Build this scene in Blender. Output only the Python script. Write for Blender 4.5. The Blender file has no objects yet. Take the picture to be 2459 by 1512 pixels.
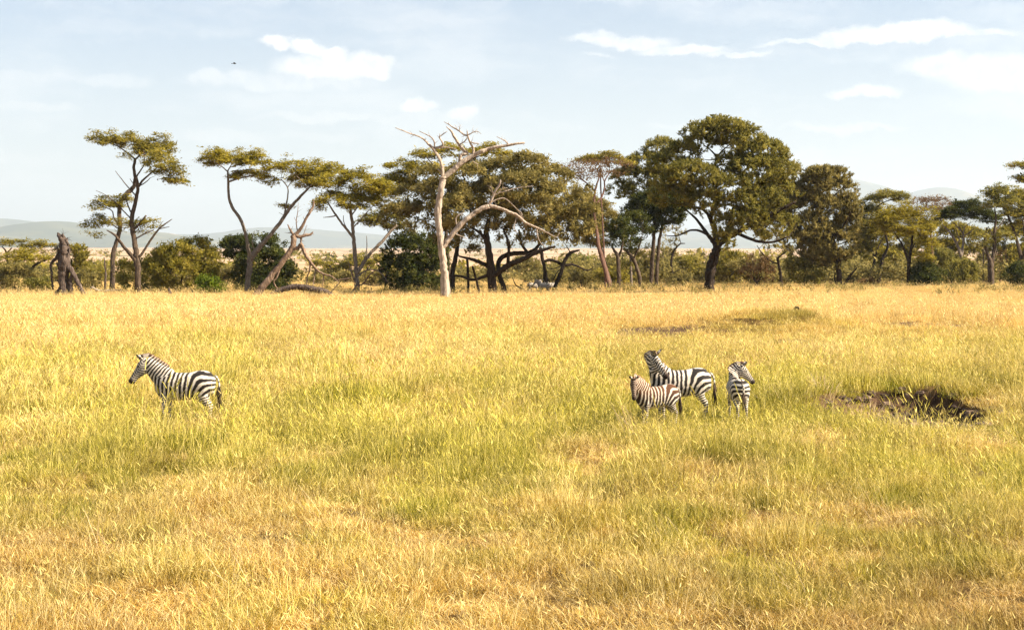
import bpy, math, random
import numpy as np
from mathutils import Vector

R = math.radians
sc = bpy.context.scene
COL = sc.collection

# ------------------------------------------------------------------ camera, sky, sun, exposure
CAM_H = 3.85
cam = bpy.data.cameras.new('camera'); cam_o = bpy.data.objects.new('camera', cam); COL.objects.link(cam_o)
cam_o.location = (0, 0, CAM_H); cam_o.rotation_euler = (R(90), 0, 0)
cam.sensor_width = 36; cam.lens = 50; cam.shift_y = -0.0528
cam.clip_start = 0.1; cam.clip_end = 150000
sc.camera = cam_o

SUN_AZ = R(101)      # clockwise from +Y: the sun stands to the right, a touch behind the camera
SUN_EL = R(39)
sun_dir = Vector((math.sin(SUN_AZ)*math.cos(SUN_EL), math.cos(SUN_AZ)*math.cos(SUN_EL), math.sin(SUN_EL)))
sun = bpy.data.lights.new('sun', 'SUN'); sun_o = bpy.data.objects.new('sun', sun); COL.objects.link(sun_o)
sun.energy = 5.0; sun.angle = R(0.55); sun.color = (1.0, 0.87, 0.68)
sun_o.rotation_euler = (-sun_dir).to_track_quat('-Z', 'Y').to_euler()

vs = sc.view_settings
vs.view_transform = 'Standard'; vs.look = 'None'; vs.gamma = 1; vs.exposure = 1.66
sc.render.film_transparent = False
sc.cycles.use_denoising = True; sc.cycles.denoising_prefilter = 'NONE'
sc.cycles.adaptive_threshold = 0.02
sc.cycles.max_bounces = 4; sc.cycles.diffuse_bounces = 2; sc.cycles.glossy_bounces = 1
sc.cycles.transmission_bounces = 3; sc.cycles.transparent_max_bounces = 4; sc.cycles.volume_bounces = 0
sc.cycles.sample_clamp_indirect = 4

F = 3415.4; CX = 1229.5; HY = 626.0     # measuring frame: pixels per unit of tangent, image centre, horizon
def at(x, y, Y):
    """a point measured in the photograph, at the real distance Y (metres) from the camera"""
    return np.array([(x-CX)/F*Y, Y, CAM_H-(y-HY)/F*Y])

# ------------------------------------------------------------------ node helper
class NT:
    def __init__(s, tree): s.t = tree; s.n = tree.nodes; s.l = tree.links
    def new(s, typ, **kw):
        n = s.n.new(typ)
        for k, v in kw.items():
            if k == 'ins':
                for a, b in v.items():
                    if isinstance(b, bpy.types.NodeSocket): s.l.new(b, n.inputs[a])
                    else: n.inputs[a].default_value = b
            else: setattr(n, k, v)
        return n
    def math(s, op, a, b=None, c=None, clamp=False):
        n = s.n.new('ShaderNodeMath'); n.operation = op; n.use_clamp = clamp
        for i, v in enumerate((a, b, c)):
            if v is None: continue
            if isinstance(v, bpy.types.NodeSocket): s.l.new(v, n.inputs[i])
            else: n.inputs[i].default_value = v
        return n.outputs[0]
    def mix(s, f, a, b, blend='MIX'):
        n = s.n.new('ShaderNodeMix'); n.data_type = 'RGBA'; n.blend_type = blend
        for i, v in ((0, f), (6, a), (7, b)):
            if isinstance(v, bpy.types.NodeSocket): s.l.new(v, n.inputs[i])
            elif i == 0: n.inputs[i].default_value = v
            else: n.inputs[i].default_value = (*v, 1)
        return n.outputs[2]
    def ramp(s, f, stops):
        n = s.n.new('ShaderNodeValToRGB'); e = n.color_ramp.elements
        while len(e) < len(stops): e.new(0.5)
        for i, (p, c) in enumerate(stops): e[i].position = p; e[i].color = (*c, 1) if len(c) == 3 else c
        s.l.new(f, n.inputs[0]); return n.outputs[0]
    def maprange(s, v, a, b, c=0., d=1., smooth=True):
        n = s.n.new('ShaderNodeMapRange'); n.interpolation_type = 'SMOOTHSTEP' if smooth else 'LINEAR'
        s.l.new(v, n.inputs[0])
        for i, q in zip((1, 2, 3, 4), (a, b, c, d)): n.inputs[i].default_value = q
        return n.outputs[0]

# ------------------------------------------------------------------ world
world = bpy.data.worlds.new('World'); sc.world = world; world.use_nodes = True
w = NT(world.node_tree); w.n.clear()
sky = w.new('ShaderNodeTexSky', sky_type='NISHITA', sun_disc=False, sun_elevation=SUN_EL, sun_rotation=SUN_AZ,
            altitude=1200, air_density=1.0, dust_density=1.6, ozone_density=1.0)
tc = w.new('ShaderNodeTexCoord')
sep = w.new('ShaderNodeSeparateXYZ', ins={0: tc.outputs['Generated']})
u = w.math('ARCTAN2', sep.outputs[0], sep.outputs[1])
v = w.math('ARCSINE', sep.outputs[2])
uv = w.new('ShaderNodeCombineXYZ', ins={0: u, 1: v, 2: 0.0}).outputs[0]
nz = w.new('ShaderNodeTexNoise', noise_dimensions='2D', ins={'Vector': uv, 'Scale': 34.0, 'Detail': 9.0, 'Roughness': 0.6})
warp = w.new('ShaderNodeVectorMath', operation='SUBTRACT', ins={0: nz.outputs['Color'], 1: (.5, .5, .5)}).outputs[0]
warp = w.new('ShaderNodeVectorMath', operation='MULTIPLY', ins={0: warp, 1: (.026, .017, 0)}).outputs[0]
uvw = w.new('ShaderNodeVectorMath', operation='ADD', ins={0: uv, 1: warp}).outputs[0]
# (x, y, half width, half height, weight) of each cloud bank
clouds = [(672,112,44,19,1.05),(745,122,40,22,1.1),(800,135,36,24,1.1),(770,170,130,34,.85),(880,160,95,30,.9),(690,200,260,26,.42),(490,190,60,16,.45),
  (1000,258,50,20,.85),(1115,275,52,23,.75),(780,282,190,14,.4),(1010,290,170,20,.35),(540,335,120,18,.3),(760,330,110,14,.22),
  (1430,92,75,13,.6),(1520,102,110,17,.75),(1640,122,120,14,.7),(1770,136,100,8,.6),(1435,136,50,5,.4),
  (1930,116,120,8,.6),(2060,106,120,14,.75),(2170,98,170,24,.9),(2300,108,160,12,.6),
  (2080,232,85,15,.7),(2300,180,130,34,.7),(2400,200,150,50,.7),(2030,318,150,10,.4),(1700,310,160,10,.3),
  (60,208,130,13,.35),(270,206,110,16,.3),(60,280,120,16,.35),
  (-400,160,220,30,.7),(-900,260,260,28,.7),(2900,150,240,34,.7),(3500,240,300,30,.8),(4300,100,240,30,.7),(-1700,120,260,30,.7)]
acc = None
for (x, y, a, b, wt) in clouds:
    c = (math.atan((x-CX)/F), math.atan((HY-y)/F), 0)
    d = w.new('ShaderNodeVectorMath', operation='SUBTRACT', ins={0: uvw, 1: c}).outputs[0]
    d = w.new('ShaderNodeVectorMath', operation='MULTIPLY', ins={0: d, 1: (F/a, F/b, 0)}).outputs[0]
    ln = w.new('ShaderNodeVectorMath', operation='LENGTH', ins={0: d}).outputs['Value']
    m = w.maprange(ln, 1.18, .55, 0, wt)
    acc = m if acc is None else w.math('MAXIMUM', acc, m)
# general thin veil over the whole sky
veilv = w.new('ShaderNodeVectorMath', operation='MULTIPLY', ins={0: uvw, 1: (3.0, 14.0, 1)}).outputs[0]
veil = w.new('ShaderNodeTexNoise', noise_dimensions='2D', ins={'Vector': veilv, 'Scale': 2.2, 'Detail': 8.0, 'Roughness': 0.6}).outputs[0]
veil = w.maprange(veil, .42, .75, 0, .35)
fine = w.new('ShaderNodeTexNoise', noise_dimensions='2D', ins={'Vector': uv, 'Scale': 90.0, 'Detail': 5.0, 'Roughness': 0.6}).outputs[0]
acc = w.math('MULTIPLY', acc, w.maprange(fine, .2, .7, .55, 1.1))
acc = w.math('MINIMUM', w.math('MAXIMUM', acc, veil), 1.0)
low = w.maprange(v, 0.19, -0.02, 0.05, 0.72, smooth=False)          # moisture haze that thickens to the horizon all round
skyc = w.mix(low, sky.outputs[0], (5.3, 5.1, 4.9))
skyc = w.mix(acc, skyc, (7.9, 7.75, 7.65))
bg = w.new('ShaderNodeBackground', ins={'Color': skyc, 'Strength': 0.05})
wo = w.new('ShaderNodeOutputWorld', ins={'Surface': bg.outputs[0]})

# ------------------------------------------------------------------ numpy noise
def _hash(ix, iy, seed):
    h = (ix.astype(np.int64)*374761393 + iy.astype(np.int64)*668265263 + seed*1442695041) & 0xffffffff
    h = ((h ^ (h >> 13))*1274126177) & 0xffffffff
    return ((h ^ (h >> 16)) & 0xffff)/65535.0
def vnoise(x, y, seed=0):
    x = np.asarray(x, float); y = np.asarray(y, float)
    ix = np.floor(x); iy = np.floor(y); fx = x-ix; fy = y-iy
    fx = fx*fx*(3-2*fx); fy = fy*fy*(3-2*fy)
    a = _hash(ix, iy, seed); b = _hash(ix+1, iy, seed); c = _hash(ix, iy+1, seed); d = _hash(ix+1, iy+1, seed)
    return (a*(1-fx)+b*fx)*(1-fy)+(c*(1-fx)+d*fx)*fy
def fbm(x, y, seed=0, o=4):
    s = 0; a = .5; t = 0
    for k in range(o):
        s = s+a*vnoise(x*2**k+17.3*k, y*2**k-9.1*k, seed+k); t += a; a *= .5
    return s/t
def smooth(a, b, x):
    t = np.clip((np.asarray(x, float)-a)/(b-a), 0, 1); return t*t*(3-2*t)

# ------------------------------------------------------------------ mesh helpers
class MB:
    """collects vertices and faces, then becomes ONE mesh object"""
    def __init__(s): s.v = []; s.f = []; s.n = 0; s.tone = []
    def add(s, v, f, tone=None):
        v = np.asarray(v, float); s.v.append(v)
        for q in f: s.f.append(np.asarray(q)+s.n)
        s.n += len(v)
        s.tone.append(np.zeros(len(v)) if tone is None else np.broadcast_to(tone, (len(v),)))
    def mesh(s, name, mat, smooth_shade=True, origin=(0, 0, 0)):
        me = bpy.data.meshes.new(name)
        V = np.concatenate(s.v)-np.asarray(origin)
        quads = [q for q in s.f if q.ndim == 2 and q.shape[1] == 4]; tris = [q for q in s.f if q.ndim == 2 and q.shape[1] == 3]
        q = np.concatenate(quads) if quads else np.zeros((0, 4), int)
        t = np.concatenate(tris) if tris else np.zeros((0, 3), int)
        me.vertices.add(len(V)); me.vertices.foreach_set('co', V.ravel().astype(np.float32))
        me.loops.add(q.size+t.size); me.loops.foreach_set('vertex_index', np.concatenate([q.ravel(), t.ravel()]).astype(np.int32))
        me.polygons.add(len(q)+len(t))
        st = np.concatenate([np.arange(len(q))*4, q.size+np.arange(len(t))*3]).astype(np.int32)
        me.polygons.foreach_set('loop_start', st)
        me.polygons.foreach_set('use_smooth', np.full(len(q)+len(t), smooth_shade))
        a = me.attributes.new('tone', 'FLOAT', 'POINT'); a.data.foreach_set('value', np.concatenate(s.tone).astype(np.float32))
        me.update(calc_edges=True)
        if mat: me.materials.append(mat)
        return me
    def build(s, name, mat, parent=None, smooth_shade=True, origin=(0, 0, 0)):
        o = bpy.data.objects.new(name, s.mesh(name, mat, smooth_shade, origin)); COL.objects.link(o)
        if parent is not None: o.parent = parent
        return o
def tag(o, label=None, cat=None, group=None, kind=None):
    if label: o['label'] = label
    if cat: o['category'] = cat
    if group: o['group'] = group
    if kind: o['kind'] = kind
    return o
def empty(name, loc=(0, 0, 0), label=None, cat=None, group=None):
    o = bpy.data.objects.new(name, None); COL.objects.link(o); o.location = loc; o.empty_display_size = .2
    return tag(o, label, cat, group)
def unit(a):
    a = np.asarray(a, float); return a/(np.linalg.norm(a, axis=-1, keepdims=True)+1e-12)
def catmull(P, n):
    P = np.asarray(P, float)
    if len(P) < 3:
        t = np.linspace(0, 1, n*(len(P)-1)+1)[:, None]; return P[0]*(1-t)+P[-1]*t
    Q = np.vstack([2*P[0]-P[1], P, 2*P[-1]-P[-2]]); out = []
    for i in range(1, len(Q)-2):
        p0, p1, p2, p3 = Q[i-1], Q[i], Q[i+1], Q[i+2]
        for t in np.linspace(0, 1, n, endpoint=False):
            out.append(.5*((2*p1)+(-p0+p2)*t+(2*p0-5*p1+4*p2-p3)*t*t+(-p0+3*p1-3*p2+p3)*t**3))
    out.append(P[-1]); return np.array(out)
def frames(P):
    T = unit(np.gradient(P, axis=0)); N = np.zeros_like(P)
    a = np.array([0, 1., 0]) if abs(T[0][1]) < .8 else np.array([1., 0, 0])
    n = unit(a-T[0]*np.dot(a, T[0]))
    for i in range(len(P)):
        n = unit(n-T[i]*np.dot(n, T[i])); N[i] = n
    return T, N, np.cross(T, N)
def tube(mb, P, r, k=6, rough=0, rng=None, tone=0.0, cap=True):
    P = np.asarray(P, float); r = np.asarray(r, float); T, N, B = frames(P)
    a = np.linspace(0, 2*math.pi, k, endpoint=False)
    ring = r[:, None]*np.ones(k)
    if rough and rng is not None:
        lob = rng.normal(0, rough*1.3, k); drift_ = np.cumsum(rng.normal(0, rough*.35, ring.shape), 0); ring = ring*np.clip(1+lob[None, :]+drift_-drift_.mean(0)+rng.normal(0, rough*.22, ring.shape), .5, 1.6)
    V = P[:, None, :]+ring[..., None]*(np.cos(a)[None, :, None]*N[:, None, :]+np.sin(a)[None, :, None]*B[:, None, :])
    V = V.reshape(-1, 3); m = len(P)
    i = np.arange(m-1)[:, None]*k; j = np.arange(k)[None, :]; j2 = (j+1) % k
    f = np.stack([i+j, i+j2, i+k+j2, i+k+j], -1).reshape(-1, 4)
    fs = [f]
    if cap:
        V = np.vstack([V, P[0], P[-1]]); n0, n1 = m*k, m*k+1
        jj = np.arange(k); kk = (jj+1) % k
        fs.append(np.concatenate([np.stack([np.full(k, n0), kk, jj], -1), np.stack([np.full(k, n1), (m-1)*k+jj, (m-1)*k+kk], -1)]))
    mb.add(V, fs, tone)

# ------------------------------------------------------------------ materials
def new_mat(name):
    m = bpy.data.materials.new(name); m.use_nodes = True; t = NT(m.node_tree); t.n.clear()
    return m, t
def finish(t, shader, bump=None):
    t.new('ShaderNodeOutputMaterial', ins={'Surface': shader})
def bark_mat(name, c1, c2, c3, scale=3.0):
    m, t = new_mat(name)
    g = t.new('ShaderNodeNewGeometry')
    pv = t.new('ShaderNodeVectorMath', operation='MULTIPLY', ins={0: g.outputs['Position'], 1: (scale*2.2, scale*2.2, scale*.35)}).outputs[0]
    n1 = t.new('ShaderNodeTexNoise', ins={'Vector': pv, 'Scale': 1.6, 'Detail': 6.0, 'Roughness': .65}).outputs[0]
    n2 = t.new('ShaderNodeTexNoise', ins={'Vector': g.outputs['Position'], 'Scale': .55, 'Detail': 3.0}).outputs[0]
    c = t.ramp(n1, [(.32, c1), (.52, c2), (.72, c3)])
    c = t.mix(t.maprange(n2, .35, .7, 0, .55), c, c2)
    bp = t.new('ShaderNodeBump', ins={'Height': n1, 'Strength': 1.0, 'Distance': .12}).outputs[0]
    p = t.new('ShaderNodeBsdfPrincipled', ins={'Base Color': c, 'Roughness': .92, 'Normal': bp, 'Specular IOR Level': .15})
    finish(t, p.outputs[0]); return m
def leaf_mat(name, c_dark, c_mid, c_light, trans=.45):
    m, t = new_mat(name)
    a = t.new('ShaderNodeAttribute', attribute_name='tone').outputs['Fac']
    g = t.new('ShaderNodeNewGeometry')
    n = t.new('ShaderNodeTexNoise', ins={'Vector': g.outputs['Position'], 'Scale': .5, 'Detail': 3.0}).outputs[0]
    f = t.math('ADD', a, t.math('MULTIPLY', t.math('SUBTRACT', n, .5), .9), clamp=True)
    c = t.ramp(f, [(.1, c_dark), (.5, c_mid), (.92, c_light)])
    d = t.new('ShaderNodeBsdfDiffuse', ins={'Color': c, 'Roughness': .6})
    tr = t.new('ShaderNodeBsdfTranslucent', ins={'Color': t.mix(.5, c, c_light)})
    mx = t.new('ShaderNodeMixShader', ins={0: trans, 1: d.outputs[0], 2: tr.outputs[0]})
    finish(t, mx.outputs[0]); return m

M = {}
M['bark'] = bark_mat('acacia_bark', (.022, .016, .011), (.085, .060, .042), (.23, .175, .125))
M['bark_dark'] = bark_mat('dark_bark', (.012, .008, .006), (.035, .024, .016), (.085, .060, .042))
M['bark_pale'] = bark_mat('pale_bark', (.05, .038, .028), (.20, .16, .125), (.44, .37, .30))
M['dead'] = bark_mat('dead_wood', (.10, .068, .047), (.40, .32, .25), (.66, .57, .48), 2.0)
M['dead_brown'] = bark_mat('brown_dead_wood', (.055, .032, .021), (.21, .142, .098), (.46, .35, .27), 2.0)
M['dead_grey'] = bark_mat('grey_dead_wood', (.018, .012, .009), (.085, .062, .05), (.30, .24, .20), 2.0)
M['twig_red'] = bark_mat('reddish_twigs', (.07, .035, .025), (.17, .095, .07), (.26, .16, .12))
M['olive'] = leaf_mat('olive_leaves', (0.067, 0.069, 0.014), (0.220, 0.201, 0.036), (0.478, 0.382, 0.072))
M['yellowgreen'] = leaf_mat('yellow_green_leaves', (0.086, 0.085, 0.014), (0.275, 0.239, 0.033), (0.515, 0.416, 0.063))
M['dark'] = leaf_mat('dark_green_leaves', (0.019, 0.028, 0.012), (0.058, 0.074, 0.021), (0.167, 0.167, 0.043), .25)
M['mid'] = leaf_mat('mid_green_leaves', (0.058, 0.063, 0.019), (0.173, 0.169, 0.043), (0.438, 0.371, 0.085))
M['grey'] = leaf_mat('grey_olive_leaves', (0.064, 0.057, 0.020), (0.208, 0.178, 0.054), (0.474, 0.388, 0.134))
M['brown'] = leaf_mat('brown_dry_leaves', (0.060, 0.034, 0.014), (0.168, 0.102, 0.046), (0.312, 0.204, 0.096))
M['bright'] = leaf_mat('bright_green_leaves', (0.036, 0.060, 0.007), (0.108, 0.156, 0.014), (0.240, 0.288, 0.036))

# ------------------------------------------------------------------ terrain
PIT = (10.25, 36.7); MOUND = (13.9, 78.0); BARE = (7.2, 75.5); BARE2 = (24.5, 82.5)
def pit_d(x, y):
    x = np.asarray(x, float); y = np.asarray(y, float)
    w_ = (fbm(x*.9, y*.6, 5)-.5)*.55
    return np.sqrt(((x-PIT[0]-.10*(y-PIT[1]))/2.25)**2+((y-PIT[1])/4.1)**2)+w_
def ground_h(x, y):
    x = np.asarray(x, float); y = np.asarray(y, float); r = np.hypot(x, y)
    h = .16*(fbm(x/5, y/5, 1)-.5)*smooth(3, 12, r)*(1-smooth(300, 600, r))
    h = h+.34*(fbm(x/1.5, y/1.9, 2, 3)-.5)*smooth(5, 11, r)*(1-smooth(55, 110, r))
    d = pit_d(x, y)
    h = h-.55*(1-smooth(.78, 1.02, d))+.16*np.exp(-((d-1.15)/.22)**2)*smooth(36.5, 39.5, y)*1.6
    h = h+1.05*np.exp(-((x-MOUND[0])/3.6)**2-((y-MOUND[1])/3.2)**2)
    h = h+.25*np.exp(-((x-MOUND[0]+2)/5.0)**2-((y-MOUND[1]+5)/1.6)**2)
    h = h+.5*np.exp(-((x-47)/6.0)**2-((y-160)/6)**2)
    h = h+78*smooth(260, 10000, r)+22*(fbm(x/3000, y/3000, 8)-.5)*smooth(1200, 9000, r)+120*smooth(9000, 40000, r)
    return h

m, t = new_mat('savanna_ground')
g = t.new('ShaderNodeNewGeometry'); pos = g.outputs['Position']
bare = t.new('ShaderNodeAttribute', attribute_name='bare').outputs['Fac']
dist = t.new('ShaderNodeAttribute', attribute_name='far').outputs['Fac']
n1 = t.new('ShaderNodeTexNoise', ins={'Vector': pos, 'Scale': 2.5, 'Detail': 8.0, 'Roughness': .65}).outputs[0]
n2 = t.new('ShaderNodeTexNoise', ins={'Vector': pos, 'Scale': .22, 'Detail': 4.0}).outputs[0]
thatch = t.ramp(n1, [(.3, (.035, .020, .008)), (.5, (.12, .075, .025)), (.7, (.28, .19, .065))])
soil = t.ramp(n1, [(.3, (.035, .020, .012)), (.55, (.10, .060, .036)), (.75, (.20, .13, .08))])
near = t.mix(bare, thatch, soil)
n3 = t.new('ShaderNodeTexNoise', ins={'Vector': pos, 'Scale': .0016, 'Detail': 5.0, 'Roughness': .6}).outputs[0]
n4 = t.new('ShaderNodeTexNoise', ins={'Vector': pos, 'Scale': .010, 'Detail': 4.0, 'Roughness': .6}).outputs[0]
plain = t.ramp(n3, [(.34, (.30, .22, .12)), (.5, (.50, .33, .20)), (.62, (.58, .40, .28))])
plain = t.mix(t.maprange(n4, .53, .60), plain, (.055, .065, .03))
c = t.mix(dist, near, plain)
bp = t.new('ShaderNodeBump', ins={'Height': n1, 'Strength': .8, 'Distance': .08}).outputs[0]
p = t.new('ShaderNodeBsdfPrincipled', ins={'Base Color': c, 'Roughness': 1.0, 'Normal': bp, 'Specular IOR Level': .05})
finish(t, p.outputs[0]); M['ground'] = m

ang = np.concatenate([np.linspace(-180, -45, 28, endpoint=False), np.linspace(-45, 45, 270, endpoint=False), np.linspace(45, 180, 28)])
ang = np.radians(ang[:-1])
rad = np.concatenate([np.geomspace(1.0, 8, 12, endpoint=False), np.geomspace(8, 110, 230, endpoint=False), np.geomspace(110, 41000, 140)])
AA, RR = np.meshgrid(ang, rad)
GX = RR*np.sin(AA); GY = RR*np.cos(AA); GZ = ground_h(GX, GY)
# hummocks of greener, taller grass: (x, y in the photograph, radius m, extra height, green)
HUM = []
for (px, py, rad_, eh, gr) in [(265,1112,.75,.75,.9),(400,1088,.7,.55,1.),(548,1130,.45,.55,.75),(195,1130,.5,.4,.7),(1080,1108,1.3,.5,.95),(990,1150,.6,.4,.7),(1668,1192,.55,.6,.35),(390,1305,.4,.5,.2),
   (1360,1235,.8,.45,.15),(602,1032,.55,.5,.7),(780,965,1.1,.4,.9),(495,832,1.6,.35,.7),(590,832,1.4,.35,.7),(1437,1005,.55,.5,.8),(1210,1025,.6,.35,.7),(1770,1105,.8,.4,.8),(120,1055,.5,.4,.5),
   (930,1145,.4,.5,.3),(1560,1190,.6,.4,.3),(2440,890,1.3,.6,.6),(2260,905,1.2,.3,.7),(2150,1075,.7,.35,.7),(1850,1300,.6,.45,.2),(1500,1420,.5,.4,.15),(330,1010,.5,.3,.6),(2020,940,.9,.4,.6),
   (1880,758,2.2,.5,.45),(1790,775,1.6,.3,.6),(2300,690,5,.7,.35),(1430,890,1.3,.3,.6),(850,1180,.45,.4,.4),(700,1250,.4,.35,.3)]:
    Yh = CAM_H*F/(py-HY+6); HUM.append(((px-CX)/F*Yh, Yh, rad_, eh, gr))

def bare_shade_f(x, y):
    b = 1-smooth(.98, 1.12, pit_d(x, y))
    nn = (fbm(x*.6, y*.25, 31)-.5)*.6
    for (cx, cy, rx, ry) in ((BARE[0], BARE[1], 3.0, 8.0), (BARE[0]-.9, BARE[1]+1, 1.6, 6), (BARE2[0], BARE2[1]+1, 3.2, 6.0), (18.6, 68.0, 1.6, 3.5), (11.5, 66.5, 5.0, 2.2)):
        b = np.maximum(b, 1-smooth(.7, 1.1, np.sqrt(((x-cx)/rx)**2+((y-cy)/ry)**2)+nn))
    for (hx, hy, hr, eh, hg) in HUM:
        if hy < 45: b = np.maximum(b, .95*np.exp(-(((x-hx+hr*.75)/(hr*.55))**2+((y-hy+hr*.6)/(hr*.6))**2)))  # shadow beside each near hummock, put in as dark exposed soil
    return b
mb = MB(); na = len(ang)
V = np.stack([GX, GY, GZ], -1).reshape(-1, 3)
i = np.arange(len(rad)-1)[:, None]*na; j = np.arange(na)[None, :]; j2 = (j+1) % na
f = np.stack([i+j, i+na+j, i+na+j2, i+j2], -1).reshape(-1, 4)
V = np.vstack([V, [[0, 0, float(ground_h(0, 0))]]])
jj = np.arange(na); cf = np.stack([np.full(na, len(V)-1), jj, (jj+1) % na], -1)
mb.add(V, [f[:, ::1], cf])
gobj = mb.build('ground', M['ground']); tag(gobj, kind='structure')
a = gobj.data.attributes.new('bare', 'FLOAT', 'POINT'); a.data.foreach_set('value', np.append(bare_shade_f(GX, GY).ravel(), 0).astype(np.float32))  # real bare ground plus the hummock shadows painted as soil
a = gobj.data.attributes.new('far', 'FLOAT', 'POINT'); a.data.foreach_set('value', np.append(smooth(300, 650, RR).ravel(), 0).astype(np.float32))

# ------------------------------------------------------------------ hills
m, t = new_mat('hill_scrub')
g = t.new('ShaderNodeNewGeometry'); pos = g.outputs['Position']
n1 = t.new('ShaderNodeTexNoise', ins={'Vector': pos, 'Scale': .0012, 'Detail': 6.0, 'Roughness': .6}).outputs[0]
n2 = t.new('ShaderNodeTexNoise', ins={'Vector': pos, 'Scale': .006, 'Detail': 5.0, 'Roughness': .65}).outputs[0]
c = t.ramp(n1, [(.40, (.055, .065, .030)), (.58, (.12, .115, .05)), (.70, (.36, .26, .17))])
c = t.mix(t.maprange(n2, .5, .6, 0, .8), c, (.04, .05, .022))
p = t.new('ShaderNodeBsdfPrincipled', ins={'Base Color': c, 'Roughness': 1.0, 'Specular IOR Level': .05})
finish(t, p.outputs[0]); M['hill'] = m
def hill(name, Y, prof, depth, seed):
    prof = np.array(prof, float); nx, ny = 150, 40
    xs = np.linspace(prof[0, 0], prof[-1, 0], nx); top = np.interp(xs, prof[:, 0], prof[:, 1])
    ker = np.hanning(13); ker /= ker.sum(); top = np.convolve(np.pad(top, 6, mode='edge'), ker, 'valid')
    H = CAM_H+(HY-top)/F*Y; X = (xs-CX)/F*Y
    vv = np.linspace(-1, 1, ny); Vv = []
    for q in vv:
        yy = Y+q*depth
        k = np.cos(q*math.pi/2)**1.25
        n = fbm(X/(depth*.25), np.full(nx, yy)/(depth*.25), seed, 5)-.5
        base = ground_h(X, np.full(nx, yy))-20
        Vv.append(np.stack([X+(fbm(X/900, np.full(nx, yy)/900, seed+3)-.5)*180, np.full(nx, yy), base+np.maximum(H-base, 0)*k*(1+.35*n*abs(q)**.5)+n*26*k], -1))
    V = np.concatenate(Vv); i = np.arange(ny-1)[:, None]*nx; j = np.arange(nx-1)[None, :]
    mb = MB(); mb.add(V, [np.stack([i+j, i+j+1, i+nx+j+1, i+nx+j], -1).reshape(-1, 4)])
    return tag(mb.build(name, M['hill']), kind='structure')
hill('hills', 24000, [(-700, 600), (-420, 560), (-180, 538), (-40, 528), (40, 525), (85, 531), (130, 546), (190, 565), (330, 590), (420, 612)], 4200, 3)
hill('hills', 17000, [(-260, 612), (-60, 570), (40, 549), (100, 536), (145, 532), (200, 540), (270, 552), (340, 560), (400, 558), (450, 566), (520, 575), (640, 592), (760, 612)], 3000, 9)
hill('hills', 26000, [(240, 600), (330, 572), (400, 560), (470, 564), (520, 562), (580, 553), (650, 547), (730, 549), (830, 558), (930, 566), (1060, 574), (1300, 582), (1500, 576), (1700, 570), (1900, 585), (2100, 610)], 3600, 15)
hill('hills', 31000, [(1500, 600), (1700, 540), (1850, 480), (1940, 440), (2000, 426), (2050, 431), (2100, 443), (2150, 456), (2200, 466), (2280, 486), (2400, 530), (2600, 600)], 3600, 21)
hill('hills', 29000, [(2040, 600), (2120, 500), (2180, 466), (2220, 455), (2262, 451), (2300, 456), (2330, 468), (2370, 490), (2420, 515), (2560, 560), (2760, 590), (3000, 610)], 3400, 27)

# ------------------------------------------------------------------ grass (uncountable: one object per height of sward)
m, t = new_mat('savanna_grass')
tone = t.new('ShaderNodeAttribute', attribute_name='tone').outputs['Fac']
tn = t.new('ShaderNodeAttribute', attribute_name='tint', attribute_type='INSTANCER')
ts = t.new('ShaderNodeSeparateColor', ins={0: tn.outputs['Color']})
gold = t.ramp(tone, [(.0, (.20, .095, .020)), (.25, (.52, .31, .050)), (.6, (.84, .57, .14)), (1., (.97, .80, .44))])
green = t.ramp(tone, [(.0, (.055, .065, .005)), (.35, (.23, .24, .010)), (.7, (.52, .45, .030)), (1., (.84, .70, .20))])
redd = t.ramp(tone, [(.0, (.12, .055, .022)), (.5, (.34, .17, .06)), (1., (.58, .36, .16))])
c = t.mix(ts.outputs[0], gold, green)
c = t.mix(ts.outputs[1], c, redd)
c = t.mix(tn.outputs['Alpha'], c, t.ramp(tone, [(0, (.56, .34, .11)), (.5, (.84, .57, .22)), (1, (.95, .73, .38))]))
c = t.mix(1.0, c, ts.outputs[2], 'MULTIPLY')
d = t.new('ShaderNodeBsdfDiffuse', ins={'Color': c})
tr = t.new('ShaderNodeBsdfTranslucent', ins={'Color': c})
gl = t.new('ShaderNodeBsdfGlossy', ins={'Color': (.9, .85, .75, 1), 'Roughness': .55})
mx = t.new('ShaderNodeMixShader', ins={0: .30, 1: d.outputs[0], 2: tr.outputs[0]})
mx = t.new('ShaderNodeMixShader', ins={0: .03, 1: mx.outputs[0], 2: gl.outputs[0]})
finish(t, mx.outputs[0]); M['grass'] = m

def blades(mb, rng, base, az, lean, bend, h, wd, tone, seg=3):
    """n ribbons: base (n,3), azimuth of lean, lean angle, extra bend, height, width"""
    n = len(h); ts_ = np.linspace(0, 1, seg+1)
    face = rng.uniform(0, 2*math.pi, n); sd = np.stack([np.cos(face), np.sin(face), np.zeros(n)], -1)
    P = [base]
    for k in range(1, seg+1):
        th = np.clip(lean+bend*((k-.5)/seg)**1.3, -.2, 2.2)
        P.append(P[-1]+(h/seg)[:, None]*np.stack([np.sin(th)*np.cos(az), np.sin(th)*np.sin(az), np.cos(th)], -1))
    wds = [1, .95, .7, .0] if seg == 3 else [1, .8, 0]
    V = []
    for k in range(seg):
        V += [P[k]-sd*(wd*wds[k]*.5)[:, None], P[k]+sd*(wd*wds[k]*.5)[:, None]]
    V.append(P[seg]); V = np.stack(V, 1); nv = V.shape[1]
    o = (np.arange(n)*nv)[:, None]
    q = np.concatenate([o+np.array([[2*k, 2*k+1, 2*k+3, 2*k+2]]) for k in range(seg-1)])
    tr_ = o+np.array([[2*seg-2, 2*seg-1, 2*seg]])
    mb.add(V.reshape(-1, 3), [q, tr_], np.repeat(tone, nv))
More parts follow.
